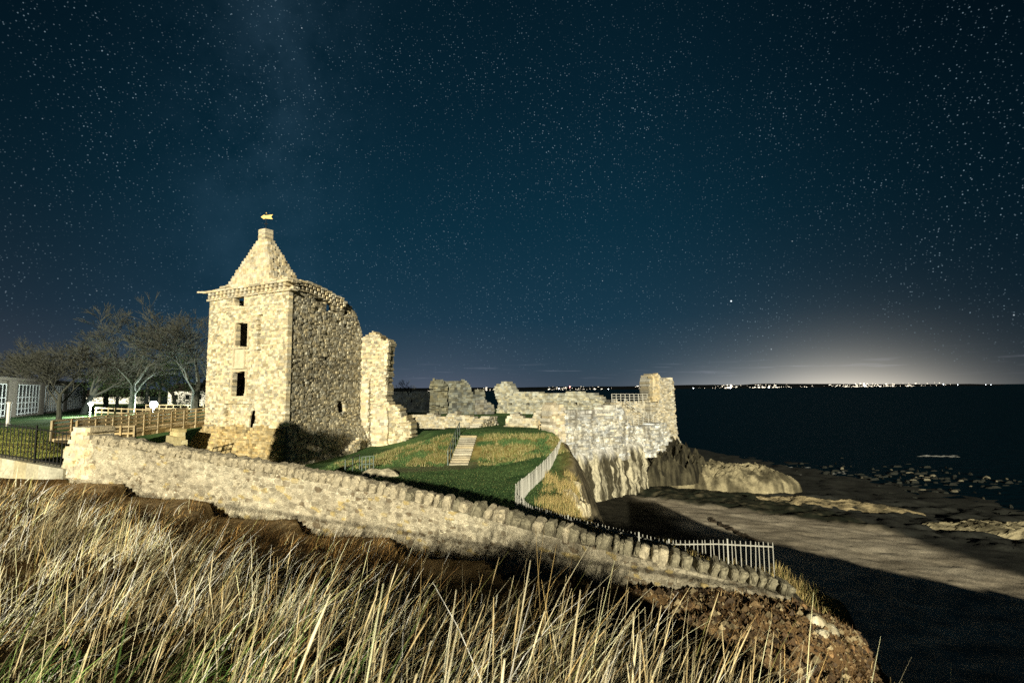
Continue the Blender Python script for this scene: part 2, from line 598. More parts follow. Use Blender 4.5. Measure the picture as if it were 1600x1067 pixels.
# trodden path beside the wall, worn into long steps
PATHS = np.array([-18, -12.9, -10.3, -7.5, -5.0, -2.7, -.6, 1.3])
dw = wy(gx) - gy
xe = gx - .42 * dw                                    # step edges run slightly askew
kk = np.clip(np.searchsorted(PATHS, xe) - 1, 0, len(PATHS) - 2)
saw = np.clip((xe - PATHS[kk]) / (PATHS[kk + 1] - PATHS[kk]), 0, 1)
inp = sstep(-.05, .05, dw) * sstep(1.75, 1.05, dw) * (gx > -12.3) * (xe < 1.3)
gz = gz + inp * (.30 * saw ** 1.5 - .17)


def colmix(a, b, t):
    return a * (1 - t[..., None]) + b * t[..., None]


def C(*c): return np.array(c, float)


n1 = fbm(gx * .5, gy * .5, 4, 51); n2 = fbm(gx * 3, gy * 3, 4, 61); n3 = fbm(gx * .15, gy * .15, 3, 71)
green = colmix(C(.050, .110, .040), C(.10, .175, .065), sstep(.35, .65, n1))
straw = colmix(C(.20, .145, .05), C(.33, .26, .10), sstep(.35, .65, n2))
earth = colmix(C(.10, .060, .030), C(.27, .175, .09), sstep(.3, .7, n2))
rock = colmix(C(.05, .045, .03), C(.22, .19, .13), sstep(.3, .7, n2))
sand = colmix(C(.40, .35, .28), C(.54, .48, .39), sstep(.3, .7, n1))
wet = C(.030, .032, .030)
col = green.copy()
# bank with dry grass
bank = sstep(34.2, 35.6, gy) * sstep(39.6, 38.4, gy) * sstep(-12, -10.5, gx)
col = colmix(col, straw, np.clip(bank * sstep(.38, .58, fbm(gx * .9, gy * .9, 4, 81) + .10 * sstep(-3, 1, gx)), 0, 1) * .9)
# trodden path on the lawn
dp = np.abs(gy - (34.2 + .25 * (gx + 3.5))) - .5
col = colmix(col, C(.13, .11, .075), sstep(.6, 0, dp) * sstep(-9.5, -8, gx) * sstep(-1.6, -3, gx) * .7)
fr = (gy < wy(gx)) & (gx < 5.6) | ((gy < 11) & (gx >= 5.6)) | ((gx < -12.6) & (gy < 15.2))
fc = colmix(C(.10, .058, .022), C(.20, .125, .05), sstep(.3, .7, n2))
fc = colmix(fc, earth, sstep(1.2, 2.6, gx - .15 * (gy - 6)))
col = np.where(fr[..., None], fc, col)
fc = colmix(fc, colmix(C(.24, .17, .09), C(.42, .32, .19), sstep(.35, .65, n2)), inp)
col = np.where(fr[..., None], fc, col)
# behind the wall dry ledge near the fence
led = sstep(.5, 2.5, gx - (gy - 19) * .12) * sstep(40, 33, gy)
col = np.where(~fr[..., None], colmix(col, straw * .8, led), col)
# olive street verge at left
col = np.where((~fr & (gx < -12))[..., None], colmix(col, colmix(C(.26, .25, .08), C(.38, .34, .12), sstep(.3, .7, n1)), sstep(32, 25, gy) * np.ones_like(gx)), col)
# beach and cliff
col = colmix(rock, col, sstep(-.15, .55, gs))
head = fr & (gs > -2.5)
col = np.where((head & (gx > 5))[..., None], earth, col)
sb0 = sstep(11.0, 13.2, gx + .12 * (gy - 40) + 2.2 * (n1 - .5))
lines = sstep(.52, .60, fbm(gx * .12 + gy * .35, gy * .9 - gx * .25, 4, 66))
bm_ = sstep(-2.4, -3.0, gs + .4 * (n1 - .5))
shore = gy - (47.5 + (gx - 13) * -.62) + 3.5 * (n3 - .5)      # sand gives way to weed-covered rock seaward of this line
sand = sand * (1 - .22 * lines)[..., None]
sand = colmix(colmix(C(.016, .016, .012), C(.045, .042, .032), n2), sand, np.where(gy > 30, sb0, 1.0))  # ground under the cliff painted near-black for the shade there
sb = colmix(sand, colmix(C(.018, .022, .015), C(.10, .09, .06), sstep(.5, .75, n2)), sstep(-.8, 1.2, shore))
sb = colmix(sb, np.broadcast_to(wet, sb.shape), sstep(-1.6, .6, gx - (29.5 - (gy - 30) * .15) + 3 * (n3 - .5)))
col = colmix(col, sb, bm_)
nx, ny = len(xs), len(ys)
idx = np.arange(nx * ny).reshape(ny, nx)
Fq = np.stack([idx[:-1, :-1], idx[:-1, 1:], idx[1:, 1:], idx[1:, :-1]], -1).reshape(-1, 4)
gz = gz + bm_ * sstep(70, 55, gy) * (.16 * (fbm(gx * .9 + gy * .4, gy * 1.5, 3, 95) - .5) + .10 * (fbm(gx * 2.2, gy * 2.6, 3, 97) - .5))
rockz = sstep(-.6, 1.0, shore) * bm_ * sstep(96, 80, gy)
gz = gz + rockz * (.85 * (fbm(gx * .7, gy * .9, 4, 91) - .42))
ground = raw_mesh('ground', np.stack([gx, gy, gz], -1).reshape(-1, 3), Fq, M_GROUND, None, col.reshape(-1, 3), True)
tag(ground, kind='structure')


def GZ(x, y):
    """height of the ground mesh itself"""
    x = np.clip(np.asarray(x, float), xs[0], xs[-1] - 1e-6); y = np.clip(np.asarray(y, float), ys[0], ys[-1] - 1e-6)
    i = np.clip(np.searchsorted(xs, x) - 1, 0, nx - 2); j = np.clip(np.searchsorted(ys, y) - 1, 0, ny - 2)
    u = (x - xs[i]) / (xs[i + 1] - xs[i]); v = (y - ys[j]) / (ys[j + 1] - ys[j])
    return (gz[j, i] * (1 - u) + gz[j, i + 1] * u) * (1 - v) + (gz[j + 1, i] * (1 - u) + gz[j + 1, i + 1] * u) * v


def H(x, y):
    return float(GZ(x, y))



# ------------------------------------------------------------------ sea
msea = bpy.data.materials.new('sea_water')
msea.use_nodes = True
q = G(msea.node_tree)
bs = msea.node_tree.nodes['Principled BSDF']
bs.inputs['Base Color'].default_value = (.0010, .010, .018, 1)
bs.inputs['Roughness'].default_value = .55
bs.inputs['Specular IOR Level'].default_value = .03
co = q.n('ShaderNodeTexCoord').outputs['Object']
mp = q.n('ShaderNodeMapping'); q.put(mp.inputs[0], co); mp.inputs['Scale'].default_value = (.35, 1, 1)
nb = q.noise(mp.outputs[0], .9, 6, .6)
bmp = q.n('ShaderNodeBump'); bmp.inputs['Strength'].default_value = .9; bmp.inputs['Distance'].default_value = .25
q.put(bmp.inputs['Height'], nb); q.put(bs.inputs['Normal'], bmp.outputs[0])
sxs = np.array([-4000, -1500, -400, -100, 0, 30, 60, 120, 300, 900, 3000, 9000], float)
sys_ = np.array([-60, 20, 40, 60, 90, 150, 300, 700, 2000, 9000], float)
a, b = np.meshgrid(sxs, sys_)
ii = np.arange(a.size).reshape(a.shape)
sea = raw_mesh('sea', np.stack([a, b, np.full_like(a, SEA)], -1).reshape(-1, 3), np.stack([ii[:-1, :-1], ii[:-1, 1:], ii[1:, 1:], ii[1:, :-1]], -1).reshape(-1, 4), msea)
tag(sea, kind='structure')

# ------------------------------------------------------------------ masonry
def shade(v=.22, warm=.06):
    k = 1 + random.uniform(-v, v)
    if random.random() < .12: k *= .72
    if random.random() < .12: k *= 1.22
    wv = random.uniform(-warm, warm)
    return (k * (1 + wv), k, k * (1 - 2.2 * wv))


def spans(poly, z):
    xs_ = []
    n = len(poly)
    for i in range(n):
        (x0, z0), (x1, z1) = poly[i], poly[(i + 1) % n]
        if (z0 > z) != (z1 > z):
            xs_.append(x0 + (x1 - x0) * (z - z0) / (z1 - z0))
    xs_.sort()
    return [(xs_[k], xs_[k + 1]) for k in range(0, len(xs_) - 1, 2)]


def masonry(mb, pl, outline, th=1.0, holes=(), course=.24, blen=.42, depth=None, jit=.035, base=(1, 1, 1), v=.22, rag=.10, warm=.06, flare=None, crisp=False, tintf=None):
    """courses of single blocks, clipped to the outline and to the openings"""
    zs = [p[1] for p in outline]
    z = min(zs); z1 = max(zs)
    zh = sorted(set(round(p[1], 3) for h in holes for p in h))
    while z < z1:
        ch = course * random.uniform(.7, 1.3)
        for q_ in zh:                                   # let a bed joint fall on heads and sills
            if z + .05 < q_ < z + ch: ch = q_ - z; break
        cz = z + ch / 2
        iv = []
        for a, b in spans(outline, min(cz, z1 - .01)):
            if flare:
                fa, fb = flare(cz)
                a -= fa; b += fb
            ra = 0 if crisp else random.uniform(-rag, rag); rb = 0 if crisp else random.uniform(-rag, rag)
            iv.append((a + ra, b + rb))
        for h in holes:
            for ha, hb in spans(h, cz):
                nv = []
                for a, b in iv:
                    if hb <= a or ha >= b: nv.append((a, b)); continue
                    if ha > a: nv.append((a, ha))
                    if hb < b: nv.append((hb, b))
                iv = nv
        for a, b in iv:
            s = a
            while s < b - .02:
                bl = blen * random.uniform(.55, 1.5)
                if b - s - bl < blen * .35: bl = b - s
                cs = s + bl / 2
                dd = (depth(cs, cz) if depth else 0.0) + random.uniform(-jit, jit)
                if random.random() < .05: dd += random.choice((-1.6, 1.4)) * jit
                t = shade(v, warm)
                t = (t[0] * base[0], t[1] * base[1], t[2] * base[2])
                if tintf:
                    k_ = tintf(cs, cz); t = (t[0] * k_[0], t[1] * k_[1], t[2] * k_[2])
                e = .010
                c8 = []
                for zz in (z - e, z + ch + e):
                    for (u_, d_) in ((s - e, dd), (s + bl + e, dd), (s + bl + e, -th), (s - e, -th)):
                        r = .016 if d_ == dd else .004
                        c8.append(pl.at(u_ + random.uniform(-r, r), zz + random.uniform(-r, r), d_ + random.uniform(-r, r)))
                mb.quadbox(c8, t)
                s += bl
        z += ch
    return mb


# ------------------------------------------------------------------ main tower
TC = P(447, 600, 38.0)                     # near corner
LE = P(322, 600, 42.3)
PF = Plane(LE.x, LE.y, TC.x, TC.y)         # front face, s grows to the near corner
ru = Vector((-PF.u.y, PF.u.x, 0))
if ru.y < 0: ru = -ru
rs = Vector((.29, .957, 0)).normalized()          # the side face is not quite square to the front
SL = 9.9
RE = Vector((TC.x, TC.y, 0)) + rs * SL
PS = Plane(TC.x, TC.y, RE.x, RE.y)         # side face
WF = PF.len
ZB = -5.7
ZT = P(450, 452, 38).z
tower = empty('ruined_castle_tower', ((LE.x + RE.x) / 2, (LE.y + RE.y) / 2, -5.0), 'tall roofed sandstone tower with a gilded weathervane on its gable top', 'castle tower')


def zf(py, px=440): return PF.hit(px, py)[1]


def batter(s, z):
    zb = zf(668)
    return max(0.0, (zb - z)) * .42 + .10 + .05 * math.floor((zb - z) / .5) if z < zb else 0.0


wins = [PF.poly([(367, 462), (382, 462), (382, 479), (367, 479)]),
        PF.poly([(369, 505), (388, 504), (386, 542), (368, 542)]),
        PF.poly([(364, 582), (382, 580), (384, 600), (381, 618), (362, 619)])]
gash = PF.poly([(388, 641), (398, 637), (399, 655), (392, 676), (383, 684), (385, 655)])
seam = PF.poly([(402, 492), (409, 490), (408, 547), (402, 547)])
fo = [(-.05, ZB), (WF, ZB), (WF, ZT), (0.05, ZT)]
mb = MB()
zbt = zf(668)


def dfront(s, z):
    d = batter(s, z)
    if inside(seam, s, z) : d -= .30
    # the lower middle recess with the blocked doorway
    a = PF.hit(352, 650)[0]; b = PF.hit(392, 650)[0]
    if zf(690) < z < zf(632) and a < s < b: d -= .24
    return d


masonry(mb, PF, fo, .38, wins + [gash], .17, .27, dfront, jit=.026, v=.38, base=(1.0, 1.0, .97), tintf=lambda s_, z_: (.74, .66, .50) if z_ < zbt + .15 * math.sin(s_ * 2) else (1, 1, 1), flare=lambda z: (max(0, zbt - z) * .42, max(0, zbt - z) * .42), crisp=True)
# skirt to the left below, following the batter
front_wall = mb.build('front_wall', M_STONE, tower)
mb = MB()
zbt = zf(668)
PLs = Plane(LE.x, LE.y, LE.x + ru.x * 8, LE.y + ru.y * 8)
PLs.n = -PF.u.copy()
masonry(mb, PLs, [(0, ZB), (8, ZB), (8, ZT), (0, ZT)], 1.2, (), .25, .45, lambda s, z: max(0, zbt - z) * .42 + .01, flare=lambda z: (max(0, zbt - z) * .40 - .03, 0), crisp=True, base=(.6, .6, .6))
mb.build('left_wall', M_STONE, tower)
# side wall with broken head, its stone coloured darker for the dimmer light
so_ = [(0.10, ZB)] + [(SL, ZB), (SL, PS.hit(566, 560)[1])] + PS.poly([(566, 522), (561, 503), (556, 490), (549, 480), (541, 472), (530, 466)]) + [(PS.hit(505, 440)[0], ZT), (0.10, ZT)]
slit = PS.poly([(510, 466), (521, 466), (521, 487), (510, 487)])
hole = PS.poly([(527, 631), (532, 625), (538, 629), (540, 642), (533, 648), (528, 642)])
nich = PS.poly([(486, 490), (491, 490), (490, 700), (486, 700)])
mb = MB()
pits = [(PS.hit(a, b)) for a, b in ((497, 470), (505, 472), (497, 484), (524, 490), (532, 478), (540, 490), (530, 505), (541, 510), (547, 500), (475, 600), (510, 560))]


def dside(s, z):
    d = batter(s, z)
    if any(abs(s - a) < .24 and abs(z - b) < .2 for a, b in pits): d -= .22
    if inside(nich, s, z): d -= .05
    return d


masonry(mb, PS, so_, .45, [slit, hole], .17, .27, dside, jit=.045, base=(.66, .68, .70), v=.50, tintf=lambda s_, z_: (.66, .66, .66) if zf(600) < z_ < zf(553) and random.random() < .55 else (1, 1, 1), flare=lambda z: (max(0, zbt - z) * .40 - .03, 0), crisp=False, rag=.02)
mb.build('side_wall', M_STONE, tower)
# back wall and floor inside; back wall stone darkened so windows look shaded
PB = Plane(LE.x + ru.x * 7.6, LE.y + ru.y * 7.6, RE.x, RE.y)
mb = MB()
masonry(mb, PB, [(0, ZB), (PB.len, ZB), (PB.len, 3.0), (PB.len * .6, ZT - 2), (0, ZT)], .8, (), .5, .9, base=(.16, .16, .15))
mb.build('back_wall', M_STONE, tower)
fl = MB()
ctr = (Vector((LE.x, LE.y, 0)) + RE) / 2
rzf = math.atan2(PF.u.y, PF.u.x)
fl.box((ctr.x, ctr.y, ZT - 1.0), WF - 1.5, 6.3, .3, rzf)
fl.build('roof_slab', M_STONEG, tower)
for zq in (zf(550, 376), zf(490, 376)):
    fl = MB(); fl.box((ctr.x, ctr.y, zq), WF - 1.3, 7.3, .3, rzf); fl.build('floor_slab', M_STONEG, tower)
# dressed window surrounds on the front
for wpoly, nm in ((wins[0], 0), (wins[1], 1), (wins[2], 2)):
    a0 = min(p[0] for p in wpoly); a1 = max(p[0] for p in wpoly); b0 = min(p[1] for p in wpoly); b1 = max(p[1] for p in wpoly)
    wn = empty('window', PF.at((a0 + a1) / 2, b0, 0)); wn.parent = tower; wn.location = wn.location - tower.location
    wn['_loc'] = 1
    off = tower.location + wn.location
    fr_ = MB()
    t = .16
    for (sa, sb, za, zb_) in ((a0 - t, a0, b0 - t, b1 + t), (a1, a1 + t * .8, b0 + .05, b1 + t), (a0, a1, b1, b1 + t), (a0 - .05, a1 + .1, b0 - t, b0)):
        c = [PF.at(x_, z_, d_) - off for z_ in (za, zb_) for (x_, d_) in ((sa, .055), (sb, .055), (sb, -.26), (sa, -.26))]
        fr_.quadbox(c, (1.05, 1.02, .98))
    fr_.build('frame', M_STONE, wn)
# heraldic panel under the middle window
pn = PF.poly([(366, 546), (384, 545), (383, 573), (365, 574)])
a0, a1 = pn[0][0], pn[1][0]; b1, b0 = pn[0][1], pn[3][1]
mb = MB()
mb.quadbox([PF.at(x_, z_, d_) for z_ in (b0, b1) for (x_, d_) in ((a0 + .15, .05), (a1 - .15, .05), (a1 - .15, -.3), (a0 + .15, -.3))], (1.1, 1.1, 1.1))
for sa, sb, za, zb_, d_ in ((a0 - .05, a0 + .13, b0, b1, .13), (a1 - .13, a1 + .05, b0, b1, .13), (a0 - .12, a1 + .12, b1, b1 + .12, .2), (a0 - .12, a1 + .12, b0 - .14, b0, .2)):
    mb.quadbox([PF.at(x_, z_, dd) for z_ in (za, zb_) for (x_, dd) in ((sa, d_), (sb, d_), (sb, -.3), (sa, -.3))], (1, 1, 1))
mb.build('carved_panel', M_STONE, tower)
# cornice: two rows of corbels and a parapet course, front then round to the broken side
mb = MB(); mc = MB()


def cornice(pl, s0, s1, zt=lambda s: ZT):
    s = s0; k = 0
    while s < s1:
        z = zt(s)
        mc.quadbox([pl.at(x_, z_, d_) for z_ in (z + .02, z + .26) for (x_, d_) in ((s, .22 + random.uniform(-.03, .03)), (s + .24, .22), (s + .24, -.3), (s, -.3))], shade(.15))
        s += .50
    s = s0 + .2
    while s < s1:
        z = zt(s)
        mc.quadbox([pl.at(x_, z_, d_) for z_ in (z + .28, z + .52) for (x_, d_) in ((s, .34), (s + .26, .34), (s + .26, -.3), (s, -.3))], shade(.15))
        s += .50
    s = s0 - .35
    while s < s1 + .3:
        z = zt(s); l = random.uniform(.4, .8)
        for (za, zb_, d_) in ((z - .1, z + .04, .14), (z + .52, z + .70, .42)):
            mb.quadbox([pl.at(x_ + random.uniform(-.02, .02), z_ + random.uniform(-.02, .02), dd) for z_ in (za, zb_) for (x_, dd) in ((s, d_ + random.uniform(-.03, .03)), (s + l - .02, d_), (s + l - .02, -.4), (s, -.4))], shade(.18))
        if random.random() < .22:
            mb.quadbox([pl.at(x_, z_, dd) for z_ in (z + .72, z + .72 + random.uniform(.08, .3)) for (x_, dd) in ((s, .45), (s + l, .45), (s + l, -.4), (s, -.4))], shade(.18))
        s += l


cornice(PF, .1, WF)
zc0 = ZT
cornice(PS, 0.2, PS.hit(533, 470)[0], lambda s: ZT + .28 * min(1, s / 1.2) - .022 * s * s)
mb.build('parapet', M_STONE, tower)
mc.build('corbel_course', M_STONE, tower)
# water spout at the left corner
sp = MB()
sp.bar(PF.at(.2, ZT + .6, .3), PF.at(-1.15, ZT + .72, .3), .2, .13)
sp.build('water_spout', M_STONE, tower)
# stepped stone roof of the cap house
ax0 = Vector((TC.x, TC.y, 0)) - PF.u * 2.7 + ru * .5
L1, L2 = 5.8, 3.2
zr0 = ZT + .55
zr1 = P(412, 372, 41.5).z
mb = MB()
NL = 18
cen = ax0 - PF.u * L1 / 2 + ru * L2 / 2
for i in range(NL):
    f = i / NL
    k = 1 - f * .81
    zz = zr0 + (zr1 - zr0) * f
    hh = (zr1 - zr0) / NL
    a = L1 * k; b = L2 * k
    n_ = max(2, int(a / .28)); m_ = max(2, int(b / .28))
    for j in range(n_):
        cx = -a / 2 + (j + .5) * a / n_
        c = cen + PF.u * cx
        mb.box((c.x, c.y, zz + hh / 2), a / n_ + .015, b * random.uniform(.97, 1.07) + .02, hh * .99, rzf, shade(.2), .012)
    for j in range(m_):
        cy = -b / 2 + (j + .5) * b / m_
        c = cen + ru * cy
        mb.box((c.x, c.y, zz + hh / 2), a * random.uniform(.97, 1.09) + .03, b / m_ + .01, hh * .97, rzf, shade(.2), .012)
mb.build('gabled_roof', M_STONE, tower)
mb = MB()
zz = zr1 - .1
for i in range(6):
    for j in (-1, 1):
        c = cen + PF.u * j * .22
        mb.box((c.x, c.y, zz + .09), .43 + random.uniform(-.03, .03), .75 + random.uniform(-.03, .05), .2, rzf, shade(.2), .015)
    zz += .175
mb.build('chimney_stack', M_STONE, tower)
vane = empty('weathervane', (cen.x, cen.y, zz)); vane.parent = tower; vane.location = Vector((cen.x, cen.y, zz)) - tower.location
vane['_loc'] = 1
rv = MB()
rv.tube([(0, 0, -.2), (0, 0, 1.45)], [.028, .02], 6)
for a in (0, math.pi / 2):
    rv.bar((-.18 * math.cos(a), -.18 * math.sin(a), .55), (.18 * math.cos(a), .18 * math.sin(a), .55), .03)
rv.build('rod', M_IRON, vane)
sh = [(-.46, 0), (-.18, .2), (-.12, .13), (.56, .2), (.40, 0), (.56, -.2), (-.12, -.13), (-.18, -.2)]
me = bpy.data.meshes.new('arrow')
V = [(x, -.02, z + 1.15) for x, z in sh] + [(x, .02, z + 1.15) for x, z in sh]
n_ = len(sh)
me.from_pydata(V, [], [tuple(range(n_))[::-1], tuple(range(n_, 2 * n_))] + [(i, (i + 1) % n_, n_ + (i + 1) % n_, n_ + i) for i in range(n_)])
me.update()
ar = link('arrow', me, M_GOLD, vane)
me2 = bpy.data.meshes.new('finial')
import bmesh
bmh = bmesh.new(); bmesh.ops.create_uvsphere(bmh, u_segments=10, v_segments=6, radius=.06); bmh.to_mesh(me2); bmh.free()
fi = link('finial', me2, M_GOLD, vane); fi.location = (0, 0, 1.48)

# ------------------------------------------------------------------ ruined walls, the far ones tinted greyer for their cooler floodlight


def ruin(name, label, cat, ends, outline, th=1.0, holes=(), matl=None, group=None, **kw):
    (pa, Ya), (pb, Yb) = ends
    A = P(pa, 640, Ya); B = P(pb, 640, Yb)
    pl = Plane(A.x, A.y, B.x, B.y)
    root = empty(name, (A.x, A.y, 0), label, cat, group)
    ol = pl.poly(outline)
    mb = MB()
    masonry(mb, pl, ol, th, [pl.poly(h) for h in holes], **kw)
    root.location.z = min(p[1] for p in ol)
    mb.build('masonry', matl or M_STONE, root)
    return root, pl


wing, PW = ruin('ruined_wing_wall', 'tall broken wall of warm sandstone adjoining the roofed tower, ending in a stepped stub', 'ruined wall', ((560, 47.3), (642, 46.2)),
                [(552, 712), (556, 600), (562, 560), (566, 528), (574, 522), (582, 519), (592, 523), (597, 532), (607, 530), (609, 536), (605, 558), (606, 580), (603, 600), (604, 622), (608, 634), (617, 634), (624, 640), (627, 652), (634, 650), (640, 660), (642, 682), (630, 690), (606, 704), (585, 712)],
                1.3, [[(577, 592), (579, 592), (579, 700), (577, 700)]], course=.16, blen=.27, v=.40, rag=.12, jit=.06, base=(.88, .88, .86))
mb = MB()
A, B = PW.hit(566, 560)[0], PW.hit(577, 560)[0]
for (pxa, pxb, ya, yb, d_) in ((566, 577, 596, 712, .22), (584, 607, 640, 706, .30)):
    s0, s1 = PW.hit(pxa, 650)[0], PW.hit(pxb, 650)[0]
    masonry(mb, PW, [(s0, PW.hit(pxa, yb)[1]), (s1, PW.hit(pxa, yb)[1]), (s1, PW.hit(pxa, ya)[1]), (s0, PW.hit(pxa, ya)[1])], .3, (), .24, .36, lambda s, z, d=d_: d)
mb.build('buttress', M_STONE, wing)
mb = MB()
masonry(mb, PW, PW.poly([(600, 540), (609, 536), (607, 566), (603, 600), (603, 560)]), .3, (), .2, .3, lambda s, z: .25)
mb.build('projecting_jamb', M_STONE, wing)

ruin('low_ruined_wall', 'low ragged stone wall at the head of the lawn, between the tall wing and the steps', 'ruined wall', ((606, 50), (745, 46.8)),
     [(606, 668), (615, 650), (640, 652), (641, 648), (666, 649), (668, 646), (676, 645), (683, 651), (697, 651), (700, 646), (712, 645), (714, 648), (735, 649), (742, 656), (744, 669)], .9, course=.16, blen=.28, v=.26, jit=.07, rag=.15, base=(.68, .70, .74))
r_, PLW = ruin('low_ruined_wall', 'short slanting heap-like wall stub beside the top of the stone steps', 'ruined wall', ((740, 43.6), (778, 50)),
               [(740, 677), (744, 671), (752, 664), (757, 654), (761, 657), (766, 651), (777, 651), (778, 668), (760, 678)], .9, course=.15, blen=.26, v=.28, jit=.07, rag=.15, base=(.68, .70, .74))
ruin('low_ruined_wall', 'low ruined wall with a dipped top, left of the square stone pillar by the cliff', 'ruined wall', ((788, 46.2), (862, 45.2)),
     [(788, 668), (791, 656), (795, 650), (805, 644), (812, 649), (816, 653), (833, 653), (836, 645), (845, 640), (848, 636), (862, 634), (864, 668)], .9, course=.17, blen=.3, v=.26, jit=.07, rag=.15, base=(.68, .70, .74))
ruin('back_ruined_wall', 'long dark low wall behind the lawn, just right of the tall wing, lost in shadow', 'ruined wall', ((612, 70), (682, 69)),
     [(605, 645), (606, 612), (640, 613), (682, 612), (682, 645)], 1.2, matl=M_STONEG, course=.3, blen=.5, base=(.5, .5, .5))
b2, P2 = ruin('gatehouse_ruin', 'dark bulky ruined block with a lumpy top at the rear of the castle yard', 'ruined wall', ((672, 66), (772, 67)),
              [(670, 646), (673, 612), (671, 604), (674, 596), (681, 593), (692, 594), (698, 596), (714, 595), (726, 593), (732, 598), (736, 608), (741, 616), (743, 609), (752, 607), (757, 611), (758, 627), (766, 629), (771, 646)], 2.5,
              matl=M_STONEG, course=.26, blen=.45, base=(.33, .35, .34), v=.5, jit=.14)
mb = MB()
masonry(mb, P2, P2.poly([(672, 646), (672, 600), (677, 593), (692, 595), (699, 600), (699, 646)]), .5, (), .3, .45, lambda s, z: .8 + .5 * math.sin(z * 3), jit=.2, base=(.36, .36, .3), v=.4)
mb.build('buttress', M_STONEG, b2)
mb = MB()
masonry(mb, P2, P2.poly([(742, 646), (743, 625), (760, 627), (770, 632), (772, 646)]), .5, (), .3, .45, lambda s, z: .9, jit=.18, base=(.42, .42, .42), v=.4)
mb.build('footing', M_STONEG, b2)
holes = [[(a - 3, 629), (a + 3, 629), (a + 3, 634), (a - 3, 634)] for a in (797, 825)] + [[(a - 3, 628), (a + 3, 628), (a + 3, 633), (a - 3, 633)] for a in (860, 899)]
ruin('curtain_wall', 'long grey curtain wall with small square holes, across the back of the castle yard', 'castle wall', ((773, 70), (958, 62)),
     [(774, 646), (779, 632), (774, 618), (772, 608), (776, 601), (785, 597), (795, 598), (799, 607), (802, 611), (815, 613), (835, 613), (860, 614), (885, 613), (898, 611), (915, 614), (930, 616), (940, 622), (944, 629), (955, 632), (960, 646)], 1.6,
     holes, M_STONE, course=.24, blen=.36, base=(.56, .62, .70), v=.36, jit=.09)  # cool grey base puts the cooler floodlight into the stone
# pillar and cliff-top wall
ruin('stone_pillar', 'square pale stone pillar where the low wall meets the cliff fence', 'pillar', ((857, 41.5), (884, 42.5)),
     [(857, 684), (859, 650), (860, 636), (864, 632), (880, 632), (882, 640), (884, 690), (870, 690)], 1.1, course=.2, blen=.36, base=(.9, .92, 1.0), v=.26, jit=.06)
seaw, PC = ruin('cliff_wall', 'pale floodlit curtain wall on the cliff edge, its broken top stepping down seaward', 'castle wall', ((880, 43), (1046, 58)),
                [(878, 712), (880, 648), (884, 641), (899, 640), (901, 656), (906, 662), (913, 661), (920, 650), (935, 647), (940, 650), (950, 655), (952, 637), (957, 634), (968, 634), (971, 650), (976, 656), (982, 664), (1004, 668), (1022, 664), (1040, 660), (1046, 690),
                 (1030, 708), (1000, 716), (940, 716), (900, 716)], 1.6, matl=M_WHITE, course=.17, blen=.5, v=.42, jit=.12, rag=.3, depth=lambda s, z: .25 * math.sin(s * .9) + .2 * math.sin(s * 2.3 + z) + max(0, -4 - z) * .12)
mb = MB()
q1, q2 = PC.hit(902, 660), PC.hit(950, 660)
mb.quadbox([PC.at(x_, z_, d_) for z_, in ((PC.hit(920, 665)[1],), (PC.hit(920, 643)[1],)) for (x_, d_) in ((q1[0], -1.2), (q2[0], -1.2), (q2[0], -1.9), (q1[0], -1.9))], (1.15, 1.15, 1.2))
mb.build('inner_lining', M_WHITE, seaw)
platw, PP_ = ruin('platform_wall', 'pale wall carrying the railed viewing platform beside the sea tower', 'castle wall', ((952, 60), (1032, 62)),
                  [(952, 672), (955, 630), (958, 627), (1030, 627), (1032, 672)], 1.6, matl=M_STONE, course=.15, blen=.26, v=.34, base=(.66, .69, .76), jit=.06)  # stone colour cooled to stand for the floodlight on it
stw, PT = ruin('sea_tower', 'tall narrow ruined tower standing on the cliff point above the sea', 'castle tower', ((1014, 60.4), (1062, 62.4)),
               [(1015, 720), (1017, 655), (1015, 625), (1016, 600), (1015, 592), (1018, 586), (1023, 584), (1030, 586), (1034, 591), (1037, 594), (1042, 591), (1051, 591), (1053, 600), (1054, 625), (1056, 650), (1059, 680), (1064, 692), (1078, 706), (1082, 722)], 1.8,
               course=.16, blen=.26, v=.36, base=(.66, .69, .76), jit=.08)  # bluish base paints in the same cool floodlight
mb = MB()
masonry(mb, PT, PT.poly([(1015, 627), (1016, 588), (1023, 584), (1027, 588), (1026, 627)]), .3, (), .2, .3, lambda s, z: .45, base=(.80, .77, .70))
mb.build('broken_edge', M_STONE, stw)

# ------------------------------------------------------------------ rocks: displaced grids with real depth


